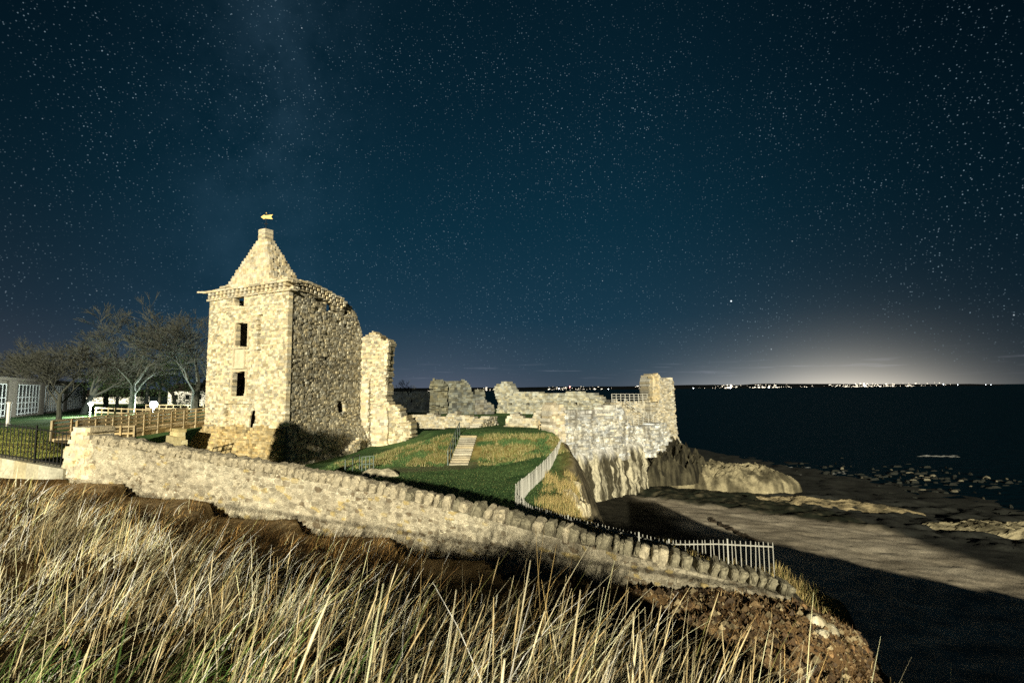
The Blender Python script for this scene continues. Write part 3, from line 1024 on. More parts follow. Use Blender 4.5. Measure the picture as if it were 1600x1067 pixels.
def heap(name, cx, cy, rx, ry, h, z0, seed, rz=0, mt=None, c0=(.08, .07, .045), c1=(.30, .26, .17), n=40, ridge=1.0, freq=1.0, label=None, cat='rock', group=None, kind=None):
    a = np.linspace(-1, 1, n)
    u, v = np.meshgrid(a, a)
    r = np.maximum(np.abs(u), np.abs(v)); rr = np.hypot(u, v)
    k = np.where(rr > 0, r / np.maximum(rr, 1e-6), 1)
    u, v = u * k, v * k                         # square to disc
    X = u * rx; Y = v * ry
    R = np.hypot(u, v)
    prof = np.clip(1 - R ** 2.6, 0, 1) ** .55
    nz = fbm(X * .6 * freq + seed, Y * .6 * freq, 5, int(seed))
    Z = h * prof * (.55 + .9 * ridge * (nz - .5) + .25) + .3 * h * (fbm(X * 2.3 * freq, Y * 2.3 * freq + seed, 4, int(seed) + 3) - .5) * prof
    X = X + .25 * rx * (fbm(u * 2 + seed, v * 2, 3, 5) - .5); Y = Y + .25 * ry * (fbm(u * 2, v * 2 + seed, 3, 6) - .5)
    c, s = math.cos(rz), math.sin(rz)
    V = np.stack([cx + X * c - Y * s, cy + X * s + Y * c, z0 + Z + .10 * (fbm(X * 5, Y * 5, 3, int(seed) + 21) - .5) * (h > 1) - .25 * (R > .97)], -1).reshape(-1, 3)
    t = sstep(.3, .7, fbm(X * 1.5 * freq, Y * 1.5 * freq, 4, int(seed) + 9))
    colr = colmix(C(*c0), C(*c1), t).reshape(-1, 3)
    ii = np.arange(n * n).reshape(n, n)
    F = np.stack([ii[:-1, :-1], ii[:-1, 1:], ii[1:, 1:], ii[1:, :-1]], -1).reshape(-1, 4)
    o = raw_mesh(name, V, F, mt or M_ROCK, None, colr, False)
    return tag(o, label, cat if not kind else None, group, kind)


TAN0, TAN1 = (.07, .062, .04), (.30, .265, .175)
heap('rock_outcrop', 22.9, 56.5, 7.6, 3.8, 3.0, -10.8, 12, -.10, c0=TAN0, c1=TAN1, n=120, ridge=.45, label='long tan rock outcrop running seaward from the foot of the sea tower', cat='rock')
heap('rock_outcrop', 27.5, 48.5, 8.5, 2.2, 1.4, -11.6, 33, -.35, ridge=.5, c0=(.08, .07, .045), c1=(.28, .23, .14), n=70, label='low dark rock ledge below the tan outcrop at the beach edge', cat='rock')
heap('rock_outcrop', 37.5, 40.6, 8.5, 2.6, 1.6, -12.1, 51, -.12, ridge=.5, c0=TAN0, c1=TAN1, n=80, label='flat lit rock ridge at the far right edge of the beach', cat='rock')
heap('rock_outcrop', 30.5, 39.6, 3.4, .9, .6, -11.6, 57, -.42, c0=TAN0, c1=TAN1, n=50, label='thin strip of lit rock where the sand meets the water', cat='rock')
# cliff below the white wall: streaked rock face
ns, nz_ = 240, 110
s_ = np.linspace(PC.hit(886, 720)[0], PC.hit(1010, 720)[0], ns); z_ = np.linspace(-10.4, PC.hit(940, 700)[1], nz_)
S, Z = np.meshgrid(s_, z_)
dd = .2 + .22 * np.clip(-4.5 - Z, 0, 9) * .7 + 0.6 * (fbm(S * .7, Z * .3, 4, 7) - .5) + .22 * (vnoise(Z * 2.2 + .3 * S, S * .15, 91) - .5) + .8 * (fbm(S * 2.6, Z * 1.3, 5, 8) - .5) + .35 * np.abs(fbm(S * 5, Z * 1.2, 3, 18) - .5)
dd = dd - sstep(s_[-1] - 1.5, s_[-1], S) * 1.6 - sstep(s_[0] + .8, s_[0], S) * 1.4 - sstep(-6.2, z_[-1], Z) * .25
A = np.array(PC.a); U = np.array(PC.u); Nn = np.array(PC.n)
V = A + S[..., None] * U + dd[..., None] * Nn; V[..., 2] = Z
streak = sstep(.40, .60, .55 * fbm(S * 2.2, Z * .12, 4, 17) + .45 * fbm(S * 7, Z * .5, 4, 27))
cc = colmix(C(.05, .045, .03), C(.46, .43, .33), streak)
cc = colmix(cc, C(.62, .62, .62), sstep(-6.6, -5.2, Z + 1.2 * (fbm(S * 1.5, Z * .5, 3, 19) - .5)) * .85)  # upper face painted pale as if under the white floodlight
ii = np.arange(ns * nz_).reshape(nz_, ns)
Fc = np.stack([ii[:-1, :-1], ii[:-1, 1:], ii[1:, 1:], ii[1:, :-1]], -1).reshape(-1, 4)
cliff = raw_mesh('sea_cliff', V.reshape(-1, 3), Fc, M_CLIFF, None, cc.reshape(-1, 3), False)
tag(cliff, kind='structure')
# rock under the sea tower, coloured dark for the shadow lying there
heap('rock_outcrop', 16.2, 56.6, 5.6, 4.0, 3.5, -9.6, 71, .5, c0=(.015, .014, .01), c1=(.075, .068, .045), n=130, ridge=1.7, freq=1.9, label='dark shade-coloured crag between the white cliff wall and the sea tower', cat='rock')
# rubble on the lip of the cliff, right of the bending fence
for k in range(26):
    yy = random.uniform(23, 30); xx = 1.75 + (yy - 21) * .17 + random.uniform(-.3, .95)
    r = random.uniform(.14, .42)
    heap('boulder', xx, yy, r, r * .8, r * 1.1, H(xx, yy) - .1, 100 + k, random.uniform(0, 3), c0=(.30, .25, .15), c1=(.68, .62, .46), n=18, freq=6, ridge=1.6,
         label='pale broken boulder on the cliff lip outside the bending fence', cat='boulder', group='boulders on the cliff lip')
V_, F_, T_ = [], [], []
rs_ = random.Random(77)
sx_a = np.array([rs_.uniform(.3, 7) for _ in range(16000)]); sy_a = np.array([rs_.uniform(5.3, 10.2) for _ in range(16000)])
st_ = terrain(sx_a, sy_a)
ok_ = (sy_a < wy(sx_a) - .05) & (st_[1] > -.6)
for X, Y, Zt in zip(sx_a[ok_], sy_a[ok_], GZ(sx_a[ok_], sy_a[ok_])):
    r = min(.085, .010 + rs_.expovariate(62)); Z = float(Zt)
    b = len(V_)
    for (x_, y_, z_) in ((1, 0, 0), (0, 1, 0), (-1, 0, 0), (0, -1, 0), (0, 0, 1), (0, 0, -1)):
        k_ = r * rs_.uniform(.6, 1.2); V_.append((X + x_ * k_, Y + y_ * k_, Z + z_ * k_ * .9 + .3 * r))
    for i_ in range(4):
        j_ = (i_ + 1) % 4
        F_ += [(b + i_, b + j_, b + 4), (b + j_, b + i_, b + 5)]
    t_ = rs_.choice(((.13, .085, .05), (.26, .18, .10), (.09, .065, .045), (.42, .34, .21), (.20, .135, .075)))
    if X < 4.6 and rs_.random() < .6: t_ = tuple(a * .5 for a in t_)
    T_ += [t_] * 8
tag(raw_mesh('headland_scree', V_, F_, M_ROCK, None, T_), kind='stuff')
# stones bedded in the brown headland
for k, (px, py, Y, r) in enumerate(((1275, 985, 8.6, .22), (1296, 988, 8.5, .20), (1285, 1000, 8.3, .15), (1255, 940, 9.3, .16), (1322, 962, 9.2, .15), (1350, 1000, 8.9, .15), (1205, 960, 9.1, .14), (1240, 1010, 8.2, .14), (1330, 1040, 8.2, .16),
                                    (1150, 950, 9.3, .13), (1180, 935, 9.5, .15), (1090, 935, 9.4, .12), (1300, 1050, 8.0, .13), (1365, 1050, 8.2, .13), (1270, 1040, 8.0, .10), (1225, 985, 8.7, .12))):
    p = P(px, py, Y)
    z = H(p.x, p.y)
    pale = k < 3
    r *= .8 if pale else .5
    heap('stone', p.x, p.y, r, r * .9, r * 1.1, z - .04, 200 + k, random.uniform(0, 3), c0=(.35, .30, .2) if pale else (.14, .07, .035), c1=(.75, .7, .55) if pale else (.38, .24, .12), n=12, freq=6,
         label='pale lichened stone set in the brown headland slope' if pale else 'rust brown stone bedded in the headland slope', cat='stone', group='pale stones in the headland' if pale else 'brown stones in the headland')
# reef: low wet rocks in the shallows, nobody could count them
V_, F_, T_ = [], [], []
for k in range(620):
    t = random.random()
    if t < .55:
        X = random.uniform(22, 62); Y = 63 + random.gauss(0, 6) + (X - 25) * .10
    else:
        X = random.uniform(26, 46); Y = 51 - (X - 26) * .25 + random.gauss(0, 1.8)
    rx, ry, hz = random.uniform(.12, .9) ** 1.3, random.uniform(.1, .35), random.uniform(.04, .3)
    b = len(V_)
    m_ = 7
    for j in range(m_):
        a = 2 * math.pi * j / m_
        V_.append((X + rx * math.cos(a) * random.uniform(.7, 1.1), Y + ry * math.sin(a) * random.uniform(.7, 1.1), SEA - .1))
    for j in range(m_):
        a = 2 * math.pi * j / m_
        V_.append((X + rx * .6 * math.cos(a) * random.uniform(.6, 1.1), Y + ry * .6 * math.sin(a) * random.uniform(.6, 1.1), SEA + hz * random.uniform(.6, 1)))
    V_.append((X, Y, SEA + hz * 1.1))
    tc_ = (.13, .12, .09) if random.random() < .12 else (.018, .02, .018)
    for j in range(m_):
        F_.append((b + j, b + (j + 1) % m_, b + m_ + (j + 1) % m_)); F_.append((b + j, b + m_ + (j + 1) % m_, b + m_ + j)); F_.append((b + m_ + j, b + m_ + (j + 1) % m_, b + 2 * m_))
        T_ += [tc_] * 3
tag(raw_mesh('reef_rocks', V_, F_, M_ROCK, None, T_), kind='stuff')
# foam round the reef
M_FOAM = mat('sea_foam', (.75, .78, .8), .9, var=.3, nscale=4, bump=.3)
V_, F_, T_ = [], [], []


def foam(X, Y, rx, ry, z=SEA + .03):
    b = len(V_); m_ = 8
    V_.append((X, Y, z + .05))
    for j in range(m_):
        a = 2 * math.pi * j / m_
        V_.append((X + rx * math.cos(a) * random.uniform(.5, 1.1), Y + ry * math.sin(a) * random.uniform(.5, 1.1), z - .045))
    for j in range(m_):
        F_.append((b, b + 1 + j, b + 1 + (j + 1) % m_)); T_.append((.22, .22, .22))


for k in range(46):
    X = random.uniform(24, 46); foam(X, 70 + random.gauss(0, 3) + (X - 30) * .2, random.uniform(.25, .9), .14)
for k in range(30):
    X = random.uniform(27, 50); foam(X, 55.5 - (X - 30) * .20 + random.gauss(0, 1.5), random.uniform(.15, .45), .09)
for k in range(26):
    foam(71 + random.gauss(0, 2.2), 87 + random.gauss(0, .5), random.uniform(.4, 1.6), .16)
tag(raw_mesh('sea_foam', V_, F_, M_FOAM, None, T_), kind='stuff')
# trodden sand
mb = MB()
for k in range(34):
    t = k / 33
    p = P(1106 + 84 * t + random.uniform(-5, 5), 795 + 46 * t + random.uniform(-2, 2), 40.5 - 7.2 * t)
    mb.box((p.x, p.y, H(p.x, p.y) + .03), .42, .2, .14, random.uniform(0, 3), (.05, .04, .03), .04)
tag(mb.build('footprints', M_GROUND), kind='stuff')

# ------------------------------------------------------------------ boundary wall
bw_ = empty('boundary_wall', (WALL[6][0], WALL[6][1], WALL[6][3]), 'long rubble stone wall with upright coping stones, running down to the headland', 'stone wall')
cum = [0]
for i in range(1, len(WALL)):
    cum.append(cum[-1] + math.hypot(WALL[i][0] - WALL[i - 1][0], WALL[i][1] - WALL[i - 1][1]))
LW = cum[-1]
ns, nz_ = int(LW / .022), 64
S, T = np.meshgrid(np.linspace(0, LW, ns), np.linspace(0, 1, nz_))
COPE = .25
wx = np.interp(S, cum, [a[0] for a in WALL]); wyy = np.interp(S, cum, [a[1] for a in WALL]); wt = np.interp(S, cum, [a[2] for a in WALL]) - COPE + .03; wb = np.interp(S, cum, [a[3] for a in WALL]) - .35
gx_ = np.gradient(wx, axis=1); gy_ = np.gradient(wyy, axis=1); gl = np.hypot(gx_, gy_)
nxn, nyn = gy_ / gl, -gx_ / gl
Zw = wb + (wt - wb) * T
V0 = Zw - wt                                    # height below the top, so courses follow the slope
us = S + .06 * (fbm(S * 4, V0 * 4, 2, 4) - .5); vs = V0 + .05 * (fbm(S * 4, V0 * 4, 2, 14) - .5)
f1, f2, cid = worley(us / .22, vs / .115, 3)
f1b, f2b, cidb = worley(us / .125, vs / .075, 8)
big = fbm(S * .8, V0 * 1.2, 2, 44) > .50
e = np.where(big, f2 - f1, (f2b - f1b)); cell = np.where(big, cid, cidb)
mort = 1 - sstep(.05, .15, e)
disp = .038 * sstep(.02, .12, e) + .035 * (cell - .5) + .022 * (fbm(S * 30, V0 * 30, 3, 5) - .5)
base_ = colmix(C(.22, .19, .14), C(.60, .54, .42), np.clip(cell * 1.1, 0, 1))
ochre = (cell > .93)[..., None]
base_ = np.where(ochre, C(.50, .40, .20), base_)
base_ = np.where((cell < .10)[..., None], C(.20, .16, .11), base_)
cw = colmix(base_, C(.74, .70, .58), mort * (.55 + .45 * sstep(.35, .6, fbm(S * 1.1, V0 * 2, 3, 46))))
cw = colmix(cw, C(.74, .69, .55), .35 * sstep(.54, .70, fbm(S * .9, V0 * 1.4, 4, 47)))
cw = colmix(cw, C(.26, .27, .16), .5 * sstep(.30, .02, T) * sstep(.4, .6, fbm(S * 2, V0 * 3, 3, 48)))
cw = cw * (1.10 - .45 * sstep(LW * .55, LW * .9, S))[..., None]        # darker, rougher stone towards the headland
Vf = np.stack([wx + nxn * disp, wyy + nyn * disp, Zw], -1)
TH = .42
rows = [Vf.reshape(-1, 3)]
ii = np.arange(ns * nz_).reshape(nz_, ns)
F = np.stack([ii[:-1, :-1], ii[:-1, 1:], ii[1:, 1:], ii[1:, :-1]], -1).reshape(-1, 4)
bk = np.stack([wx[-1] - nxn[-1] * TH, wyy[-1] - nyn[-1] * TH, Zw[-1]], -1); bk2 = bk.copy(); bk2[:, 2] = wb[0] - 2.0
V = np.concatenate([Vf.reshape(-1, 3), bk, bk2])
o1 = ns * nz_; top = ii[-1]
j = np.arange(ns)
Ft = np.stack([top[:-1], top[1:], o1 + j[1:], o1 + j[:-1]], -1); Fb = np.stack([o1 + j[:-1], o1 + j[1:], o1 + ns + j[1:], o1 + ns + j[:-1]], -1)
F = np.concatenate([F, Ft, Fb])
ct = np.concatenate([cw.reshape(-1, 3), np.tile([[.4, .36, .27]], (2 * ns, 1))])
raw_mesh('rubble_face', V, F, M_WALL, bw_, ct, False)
# coping stones, six shapes
M_COPE2 = mat('lichened_coping', (.25, .23, .17), .95, tint=False, var=.55, nscale=8, bump=.9, bscale=20, dist=.03)
cms = []
for k in range(14):
    bmh = bmesh.new()
    bmesh.ops.create_icosphere(bmh, subdivisions=3, radius=1.0)
    for v in bmh.verts:
        c = v.co
        p = Vector([math.copysign(abs(a) ** .42, a) for a in c])
        p.z = p.z if p.z < 0 else math.copysign(abs(c.z) ** .62, c.z)
        q_ = Vector((p.x * .073, p.y * .21, p.z * .15))
        nn = vnoise(np.array([c.x * 2.2 + k * 7]), np.array([c.y * 2.2 + c.z * 3.1]), k)[0] - .5
        v.co = q_ * (1 + .34 * nn + .14 * (vnoise(np.array([c.x * 6 + k * 3]), np.array([c.y * 6 + c.z * 7]), k + 40)[0] - .5)) + Vector((.012 * (vnoise(np.array([c.x * 5 + k]), np.array([c.z * 6 + c.y * 4]), 3)[0] - .5), 0, 0))
    me = bpy.data.meshes.new('coping_stone'); bmh.to_mesh(me); bmh.free()
    me.materials.append(M_COPE if k < 7 else M_COPE2)
    cms.append(me)
s = .95; k = 0
while s < LW - .05 and k < 100:
    wS = random.uniform(.62, 1.42) * (1.28 if s < 4 else 1.0)
    x = np.interp(s, cum, [a[0] for a in WALL]); y = np.interp(s, cum, [a[1] for a in WALL]); z = np.interp(s, cum, [a[2] for a in WALL])
    x2 = np.interp(s + .1, cum, [a[0] for a in WALL]); y2 = np.interp(s + .1, cum, [a[1] for a in WALL]); zz2 = np.interp(s + .1, cum, [a[2] for a in WALL])
    o = bpy.data.objects.new('coping_stone', random.choice(cms[:7] if random.random() > (s / LW - .35) * 1.7 else cms[7:]))
    COL.objects.link(o); o.parent = bw_
    az_ = math.atan2(y2 - y, x2 - x)
    nv = Vector((math.sin(az_), -math.cos(az_), 0))
    hz = random.uniform(.66, 1.12)
    o.location = Vector((x, y, z - .12 * 1.0)) - nv * .17 - bw_.location
    lean = random.gauss(.24, .13)
    o.rotation_euler = (random.gauss(0, .10), lean, az_ + random.gauss(0, .09))
    o.scale = (wS, random.uniform(.9, 1.1), hz)
    s += .160 * wS + random.uniform(-.01, .02); k += 1
# end pier
pa, pb = P(104, 735, 14.3), P(147, 735, 14.0)
PP1 = Plane(P(106, 700, 14.55).x, 14.55, P(146, 700, 14.25).x, 14.25)
mb = MB()
masonry(mb, PP1, PP1.poly([(94, 745), (104, 716), (110, 692), (116, 674), (122, 670), (143, 671), (146, 690), (147, 745)]), .62, (), .11, .2, lambda s, z: .06, jit=.012, base=(1.12, 1.12, 1.12), v=.14)
mb.build('end_pier', M_STONE, bw_)

# ------------------------------------------------------------------ fences


def fence(name, pts, label, cat, matl, h=1.05, gap=.15, pr=.012, rails=(.9,), post=None, prail=.018, maxp=100, group=None, dz=0.0, points=False):
    """picket fence along 3d base points"""
    pts = [Vector(p) for p in pts]
    root = empty(name, pts[0], label, cat, group)
    pm = MB()
    pm.tube([(0, 0, 0), (0, 0, h * .95), (0, 0, h)], [pr, pr, pr * (.2 if points else .8)], 5)
    me = None
    segs = [(pts[i], pts[i + 1]) for i in range(len(pts) - 1)]
    L = sum((b - a).length for a, b in segs)
    n = min(maxp, int(L / gap))

    def along(d):
        for a, b in segs:
            l = (b - a).length
            if d <= l: return a.lerp(b, d / l)
            d -= l
        return pts[-1].copy()
    for i in range(n + 1):
        if post and i % post == 0: continue
        p = along(L * i / n)
        if me is None:
            o = pm.build('picket', matl, root); me = o.data
        else:
            o = bpy.data.objects.new('picket', me); COL.objects.link(o); o.parent = root
        o.location = p - root.location
        o.rotation_euler = (random.gauss(0, .012), random.gauss(0, .012), 0)
    for rh in rails:
        m_ = MB()
        for a, b in segs:
            m_.bar(a + Vector((0, 0, h * rh)), b + Vector((0, 0, h * rh)), prail, prail * 1.4)
        m_.build('rail', matl, root)
    if post:
        pmm = None
        for i in range(0, n + 1, post):
            p = along(L * i / n)
            if pmm is None:
                m_ = MB(); m_.bar((0, 0, -.1), (0, 0, h * 1.04), pr * 3.2)
                o = m_.build('post', matl, root); pmm = o.data
            else:
                o = bpy.data.objects.new('post', pmm); COL.objects.link(o); o.parent = root
            o.location = p - root.location
    return root


def on(px, Y, lift=0.0):
    p = P(px, 700, Y)
    return Vector((p.x, Y, H(p.x, Y) + lift))


def topat(px, py, Y, h):
    p = P(px, py, Y); p.z -= h
    return p


fence('metal_fence', [topat(878, 683, 37.5, 1.1), topat(868, 700, 33.5, 1.1), topat(852, 718, 30, 1.1), topat(826, 741, 25.5, 1.1), topat(809, 753, 22.5, 1.1)],
      'pale close-barred metal fence climbing the lawn edge to the stone pillar', 'fence', M_STEEL, 1.1, .17, .016, (.92, .12), post=12)
fence('metal_fence', [topat(806, 757, 21.6, 1.05), topat(806, 772, 19.8, 1.05), topat(830, 789, 18.4, 1.05), topat(880, 804, 17, 1.05), topat(960, 824, 15.6, 1.05), topat(1043, 844, 14.3, 1.05)],
      'rusty upright-barred railing curving along the cliff edge behind the boundary wall', 'fence', M_STEEL, 1.05, .13, .0115, (.90,), post=20, prail=.022)
fence('metal_fence', [topat(1045, 844, 14.3, 1.05), topat(1120, 843, 13.8, 1.05), topat(1207, 847, 13.2, 1.05)],
      'straight pale end section of railing standing in dry tufts at the wall end', 'fence', M_STEEL, 1.05, .105, .011, (.90,), post=14, prail=.022)
fence('iron_railing', [topat(-60, 647, 15.2, 1.0), topat(0, 658, 14.9, 1.0), topat(55, 666, 14.7, 1.0), topat(110, 674, 14.5, 1.0)],
      'black spiked iron railing on the low kerb left of the wall end', 'railing', M_IRON, 1.0, .125, .012, (.93, .08), post=11, points=True, prail=.02)
# kerb under the railing
kb = MB()
for i in range(9):
    a = topat(-60 + 170 * i / 9, 647 + 27 * i / 9 - 0, 15.2 - .7 * i / 9, 1.02); b = topat(-60 + 170 * (i + 1) / 9, 647 + 27 * (i + 1) / 9, 15.2 - .7 * (i + 1) / 9, 1.02)
    d = (b - a).normalized(); nn = Vector((d.y, -d.x, 0))
    kb.quadbox([a + nn * .14 + Vector((0, 0, -.75)), b + nn * .14 + Vector((0, 0, -.75)), b - nn * .2 + Vector((0, 0, -.75)), a - nn * .2 + Vector((0, 0, -.75)), a + nn * .12, b + nn * .12, b - nn * .18, a - nn * .18], shade(.1))
kbo = kb.build('kerb_wall', mat('kerb_stone', (.50, .47, .36), .95, var=.3, nscale=2, bump=.5))
tag(kbo, 'low pale stone kerb wall under the black iron railing', 'kerb')

# ------------------------------------------------------------------ wooden footbridge to the tower
ba, bb = P(120, 676, 32.0), P(322, 672, 42.5)
za, zb_ = -2.85, -2.45
ba.z, bb.z = za, zb_
bridge = empty('wooden_footbridge', ba, 'weathered timber footbridge with plank railings crossing the ditch to the tower', 'footbridge')
d = (bb - ba); d.z = 0; Lb = d.length; d.normalize(); nb_ = Vector((-d.y, d.x, 0))
if nb_.x > 0: nb_ = -nb_
m_ = MB()
n_ = int(Lb / .2)
for i in range(n_):
    c = ba + d * (i + .5) * Lb / n_ + nb_ * .9
    m_.box((c.x, c.y, za + (zb_ - za) * i / n_), Lb / n_ * .93, 1.9, .07, math.atan2(d.y, d.x), shade(.2), .004)
m_.build('deck', M_WOOD, bridge)
m_ = MB()
for off in (.1, 1.7):
    m_.bar(ba + nb_ * off - Vector((0, 0, .2)), bb + nb_ * off - Vector((0, 0, .2)), .14, .32)
m_.build('beam', M_WOOD, bridge)
for off in (0, 1.85):
    n_ = 9
    for i in range(n_ + 1):
        c = ba.lerp(bb, i / n_) + nb_ * off
        m_ = MB(); m_.bar(c - Vector((0, 0, .35)), c + Vector((0, 0, 1.15)), .13, .13, shade(.15)); m_.build('post', M_WOOD, bridge)
    for hh, ww in ((1.12, .13), (.86, .15), (.6, .15), (.34, .15), (.1, .15)):
        m_ = MB(); m_.bar(ba + nb_ * off + Vector((0, 0, hh)), bb + nb_ * off + Vector((0, 0, hh)), .05, ww, shade(.15)); m_.build('rail', M_WOOD, bridge)
m_ = MB()
PBr = Plane(P(272, 690, 37.6).x, 37.6, P(292, 690, 38.2).x, 38.2)
masonry(m_, PBr, PBr.poly([(270, 720), (274, 682), (279, 673), (291, 672), (292, 720)]), 2.2, (), .25, .4, base=(.8, .78, .6))
m_.build('pier', M_STONE, bridge)
# approach fence in front of the bridge
ap = empty('wooden_fence', P(124, 690, 24.5), 'short timber post-and-rail fence with a white notice, before the bridge', 'fence')
pa_, pb2 = P(121, 682, 28.0), P(210, 676, 29.5)
pa_.z = -2.75; pb2.z = -2.8
for i in range(5):
    c = pa_.lerp(pb2, i / 4)
    m_ = MB(); m_.bar(c - Vector((0, 0, .3)), c + Vector((0, 0, .95)), .11, .11, shade(.15)); m_.build('post', M_WOOD, ap)
for hh in (.88, .5):
    m_ = MB(); m_.bar(pa_ + Vector((0, 0, hh)), pb2 + Vector((0, 0, hh)), .05, .10, shade(.15)); m_.build('rail', M_WOOD, ap)
c = pa_.lerp(pb2, .55)
m_ = MB(); m_.box((c.x, c.y - .05, c.z + .62), .30, .03, .38, .3); m_.build('notice_board', M_SIGN, ap)

# ------------------------------------------------------------------ steps up the bank, handrail, bench, platform rail
st = empty('stone_steps', P(718, 728, 35), 'flight of pale stone steps up the grassy bank', 'steps')
A0, A1 = P(717, 728, 34.6), P(733, 680, 39.2)
A0.z = -5.0; A1.z = -3.45
N = 13
for i in range(N):
    t = i / N
    c = A0.lerp(A1, (i + .5) / N)
    m_ = MB(); wdt = 1.25
    m_.box((c.x, c.y, c.z - .12), wdt, (A1.y - A0.y) / N + .10, .30, -.05, tuple(a * .62 for a in shade(.3)), .02)
    o = m_.build('tread', M_STONE, st)
hr = empty('stair_handrail', P(700, 728, 35), 'painted metal handrail on posts up the left side of the stone steps', 'handrail')
h0, h1 = A0 + Vector((-.75, .1, 0)), A1 + Vector((-.75, .2, 0))
for i in range(6):
    c = h0.lerp(h1, i / 5)
    m_ = MB(); m_.bar(c - Vector((0, 0, .2)), c + Vector((0, 0, .95)), .07); m_.build('post', M_RAIL, hr)
for hh in (.93, .5):
    m_ = MB(); m_.bar(h0 + Vector((0, 0, hh)), h1 + Vector((0, 0, hh)), .05); m_.build('rail', M_RAIL, hr)
# bench by the pillar
bp = P(852, 668, 42.6)
bz = H(bp.x, bp.y)
be = empty('park_bench', (bp.x, bp.y, bz), 'small dark bench against the low wall beside the pillar', 'bench', local=True)
m_ = MB(); m_.box((0, 0, .43), 1.1, .42, .05); m_.build('seat', M_WOOD, be)
m_ = MB()
for hz in (.62, .78): m_.box((0, .22, hz), 1.1, .04, .11)
m_.build('backrest', M_WOOD, be)
for sx_ in (-.5, .5):
    for sy_ in (-.17, .2):
        m_ = MB(); m_.box((sx_, sy_, .21 if sy_ < 0 else .41), .07, .07, .42 if sy_ < 0 else .84); m_.build('leg', M_WOOD, be)


def railing(name, a, b, n, h, label, matl, rails=(1, .66, .33), t=.04, posts=True):
    r = empty(name, a, label, 'railing')
    a = Vector(a); b = Vector(b)
    for i in range(n + 1):
        c = a.lerp(b, i / n)
        m_ = MB(); m_.bar(c - Vector((0, 0, .1)), c + Vector((0, 0, h)), t * 1.3); m_.build('post', matl, r)
    for k in rails:
        m_ = MB(); m_.bar(a + Vector((0, 0, h * k)), b + Vector((0, 0, h * k)), t); m_.build('rail', matl, r)
    return r


railing('platform_railing', P(956, 627, 59.8), P(1018, 627, 61), 9, .85, 'grey metal railing along the viewing platform beside the sea tower', M_STEEL, t=.05)
railing('stair_railing', P(976, 630, 59.2), P(1010, 651, 59.6), 4, .5, 'sloping metal rail descending the face of the platform wall', M_STEEL, (1, .3), .05)
railing('walkway_railing', P(972, 664, 56), P(1021, 661, 59.5), 6, 1.0, 'low metal rail on the walkway above the cliff wall', M_STEEL, (1, .8, .6, .4, .2), .045)
railing('ditch_railing', on(566, 33.0), on(584, 33.2), 3, .95, 'small dark railing above the stone culvert by the tower foot', M_RAIL, (1, .5), .045)
railing('ditch_railing', on(540, 31.6), on(562, 34.0), 2, .95, 'dark railing sloping toward the tower, left of the culvert', M_RAIL, (1, .5), .045)
# culvert hood
heap('stone_culvert', P(592, 735, 31.5).x, 31.5, 1.3, .6, .8, H(P(592, 735, 31.5).x, 31.5) - .25, 301, -.1, M_ROCK, (.30, .27, .2), (.55, .5, .38), 24, .3, 2, 'pale humped stone hood on the lawn by the small railing', 'culvert')
# sloping parapet at the foot of the side wall
ruin('stair_parapet', 'small sloping stone parapet against the foot of the tower side wall', 'parapet', ((528, 41.5), (562, 44)),
     [(526, 725), (533, 712), (548, 700), (556, 690), (562, 686), (563, 700), (548, 712), (532, 728)], .35, course=.15, blen=.3, base=(.8, .8, .8))
# handrail behind the camera that throws its line of shadow on the wall
pr_ = empty('path_handrail', (-10, -2, -1.7), 'thin steel handrail on posts beside the upper path, seen as a shadow on the wall', 'handrail')
hp = [(-11, -2, .55), (-6.3, -2, .12), (-1.4, -2, -.52), (2, -2, -.98), (7, -2, -1.7)]
m_ = MB(); m_.tube(hp, [.028] * 5, 6); m_.build('rail', M_STEEL, pr_)
for x_ in np.arange(-10.5, 7, 1.7):
    z1 = np.interp(x_, [p[0] for p in hp], [p[2] for p in hp])
    m_ = MB(); m_.tube([(x_, -2, min(-1.75, z1 - 1.1)), (x_, -2, z1)], [.025, .025], 6); m_.build('post', M_STEEL, pr_)

# ------------------------------------------------------------------ grass blades
def blades(name, X, Y, Z, L, W, lean, colr, seg=4, curl=.5, azj=.5, kind='stuff', heads=None, az0=0.0):
    """curved ribbons leaning downwind (+x)"""
    n = len(X)
    az = RNG.normal(0, azj, n) + az0
    dirx, diry = np.cos(az), np.sin(az)
    faz = RNG.uniform(0, math.pi, n)
    wx_, wy_ = np.cos(faz), np.sin(faz) * .5
    rows = []
    for k in range(seg + 1):
        t = k / seg
        th = lean * (.35 + curl * 1.6 * t)
        # integrate the bend
        if k == 0:
            px = X.copy(); py = Y.copy(); pz = Z.copy()
        else:
            px = px + dirx * np.sin(th) * L / seg; py = py + diry * np.sin(th) * L / seg; pz = pz + np.cos(th) * L / seg
        wd = W * (1 - t) ** .7 * .5 + .0006
        if heads is not None:
            wd = np.where(heads & (t > .84), W * (1.15 if k < seg else .4), wd)
        rows.append(np.stack([np.stack([px - wx_ * wd, py - wy_ * wd, pz], -1), np.stack([px + wx_ * wd, py + wy_ * wd, pz], -1)], 1))
    V = np.stack(rows, 1).reshape(n, -1, 3)
    m = 2 * (seg + 1)
    base = (np.arange(n) * m)[:, None, None]
    fq = np.array([[2 * k, 2 * k + 1, 2 * k + 3, 2 * k + 2] for k in range(seg)])[None]
    F = (base + fq).reshape(-1, 4)
    T = np.repeat(colr, seg, axis=0)
    return raw_mesh(name, V.reshape(-1, 3), F, M_BLADE, None, T)


def scatter(n, x0, x1, y0, y1, keep, power=1.0):
    X = RNG.uniform(x0, x1, n); Y = y0 + (y1 - y0) * RNG.uniform(0, 1, n) ** power
    k = keep(X, Y)
    return X[k], Y[k]


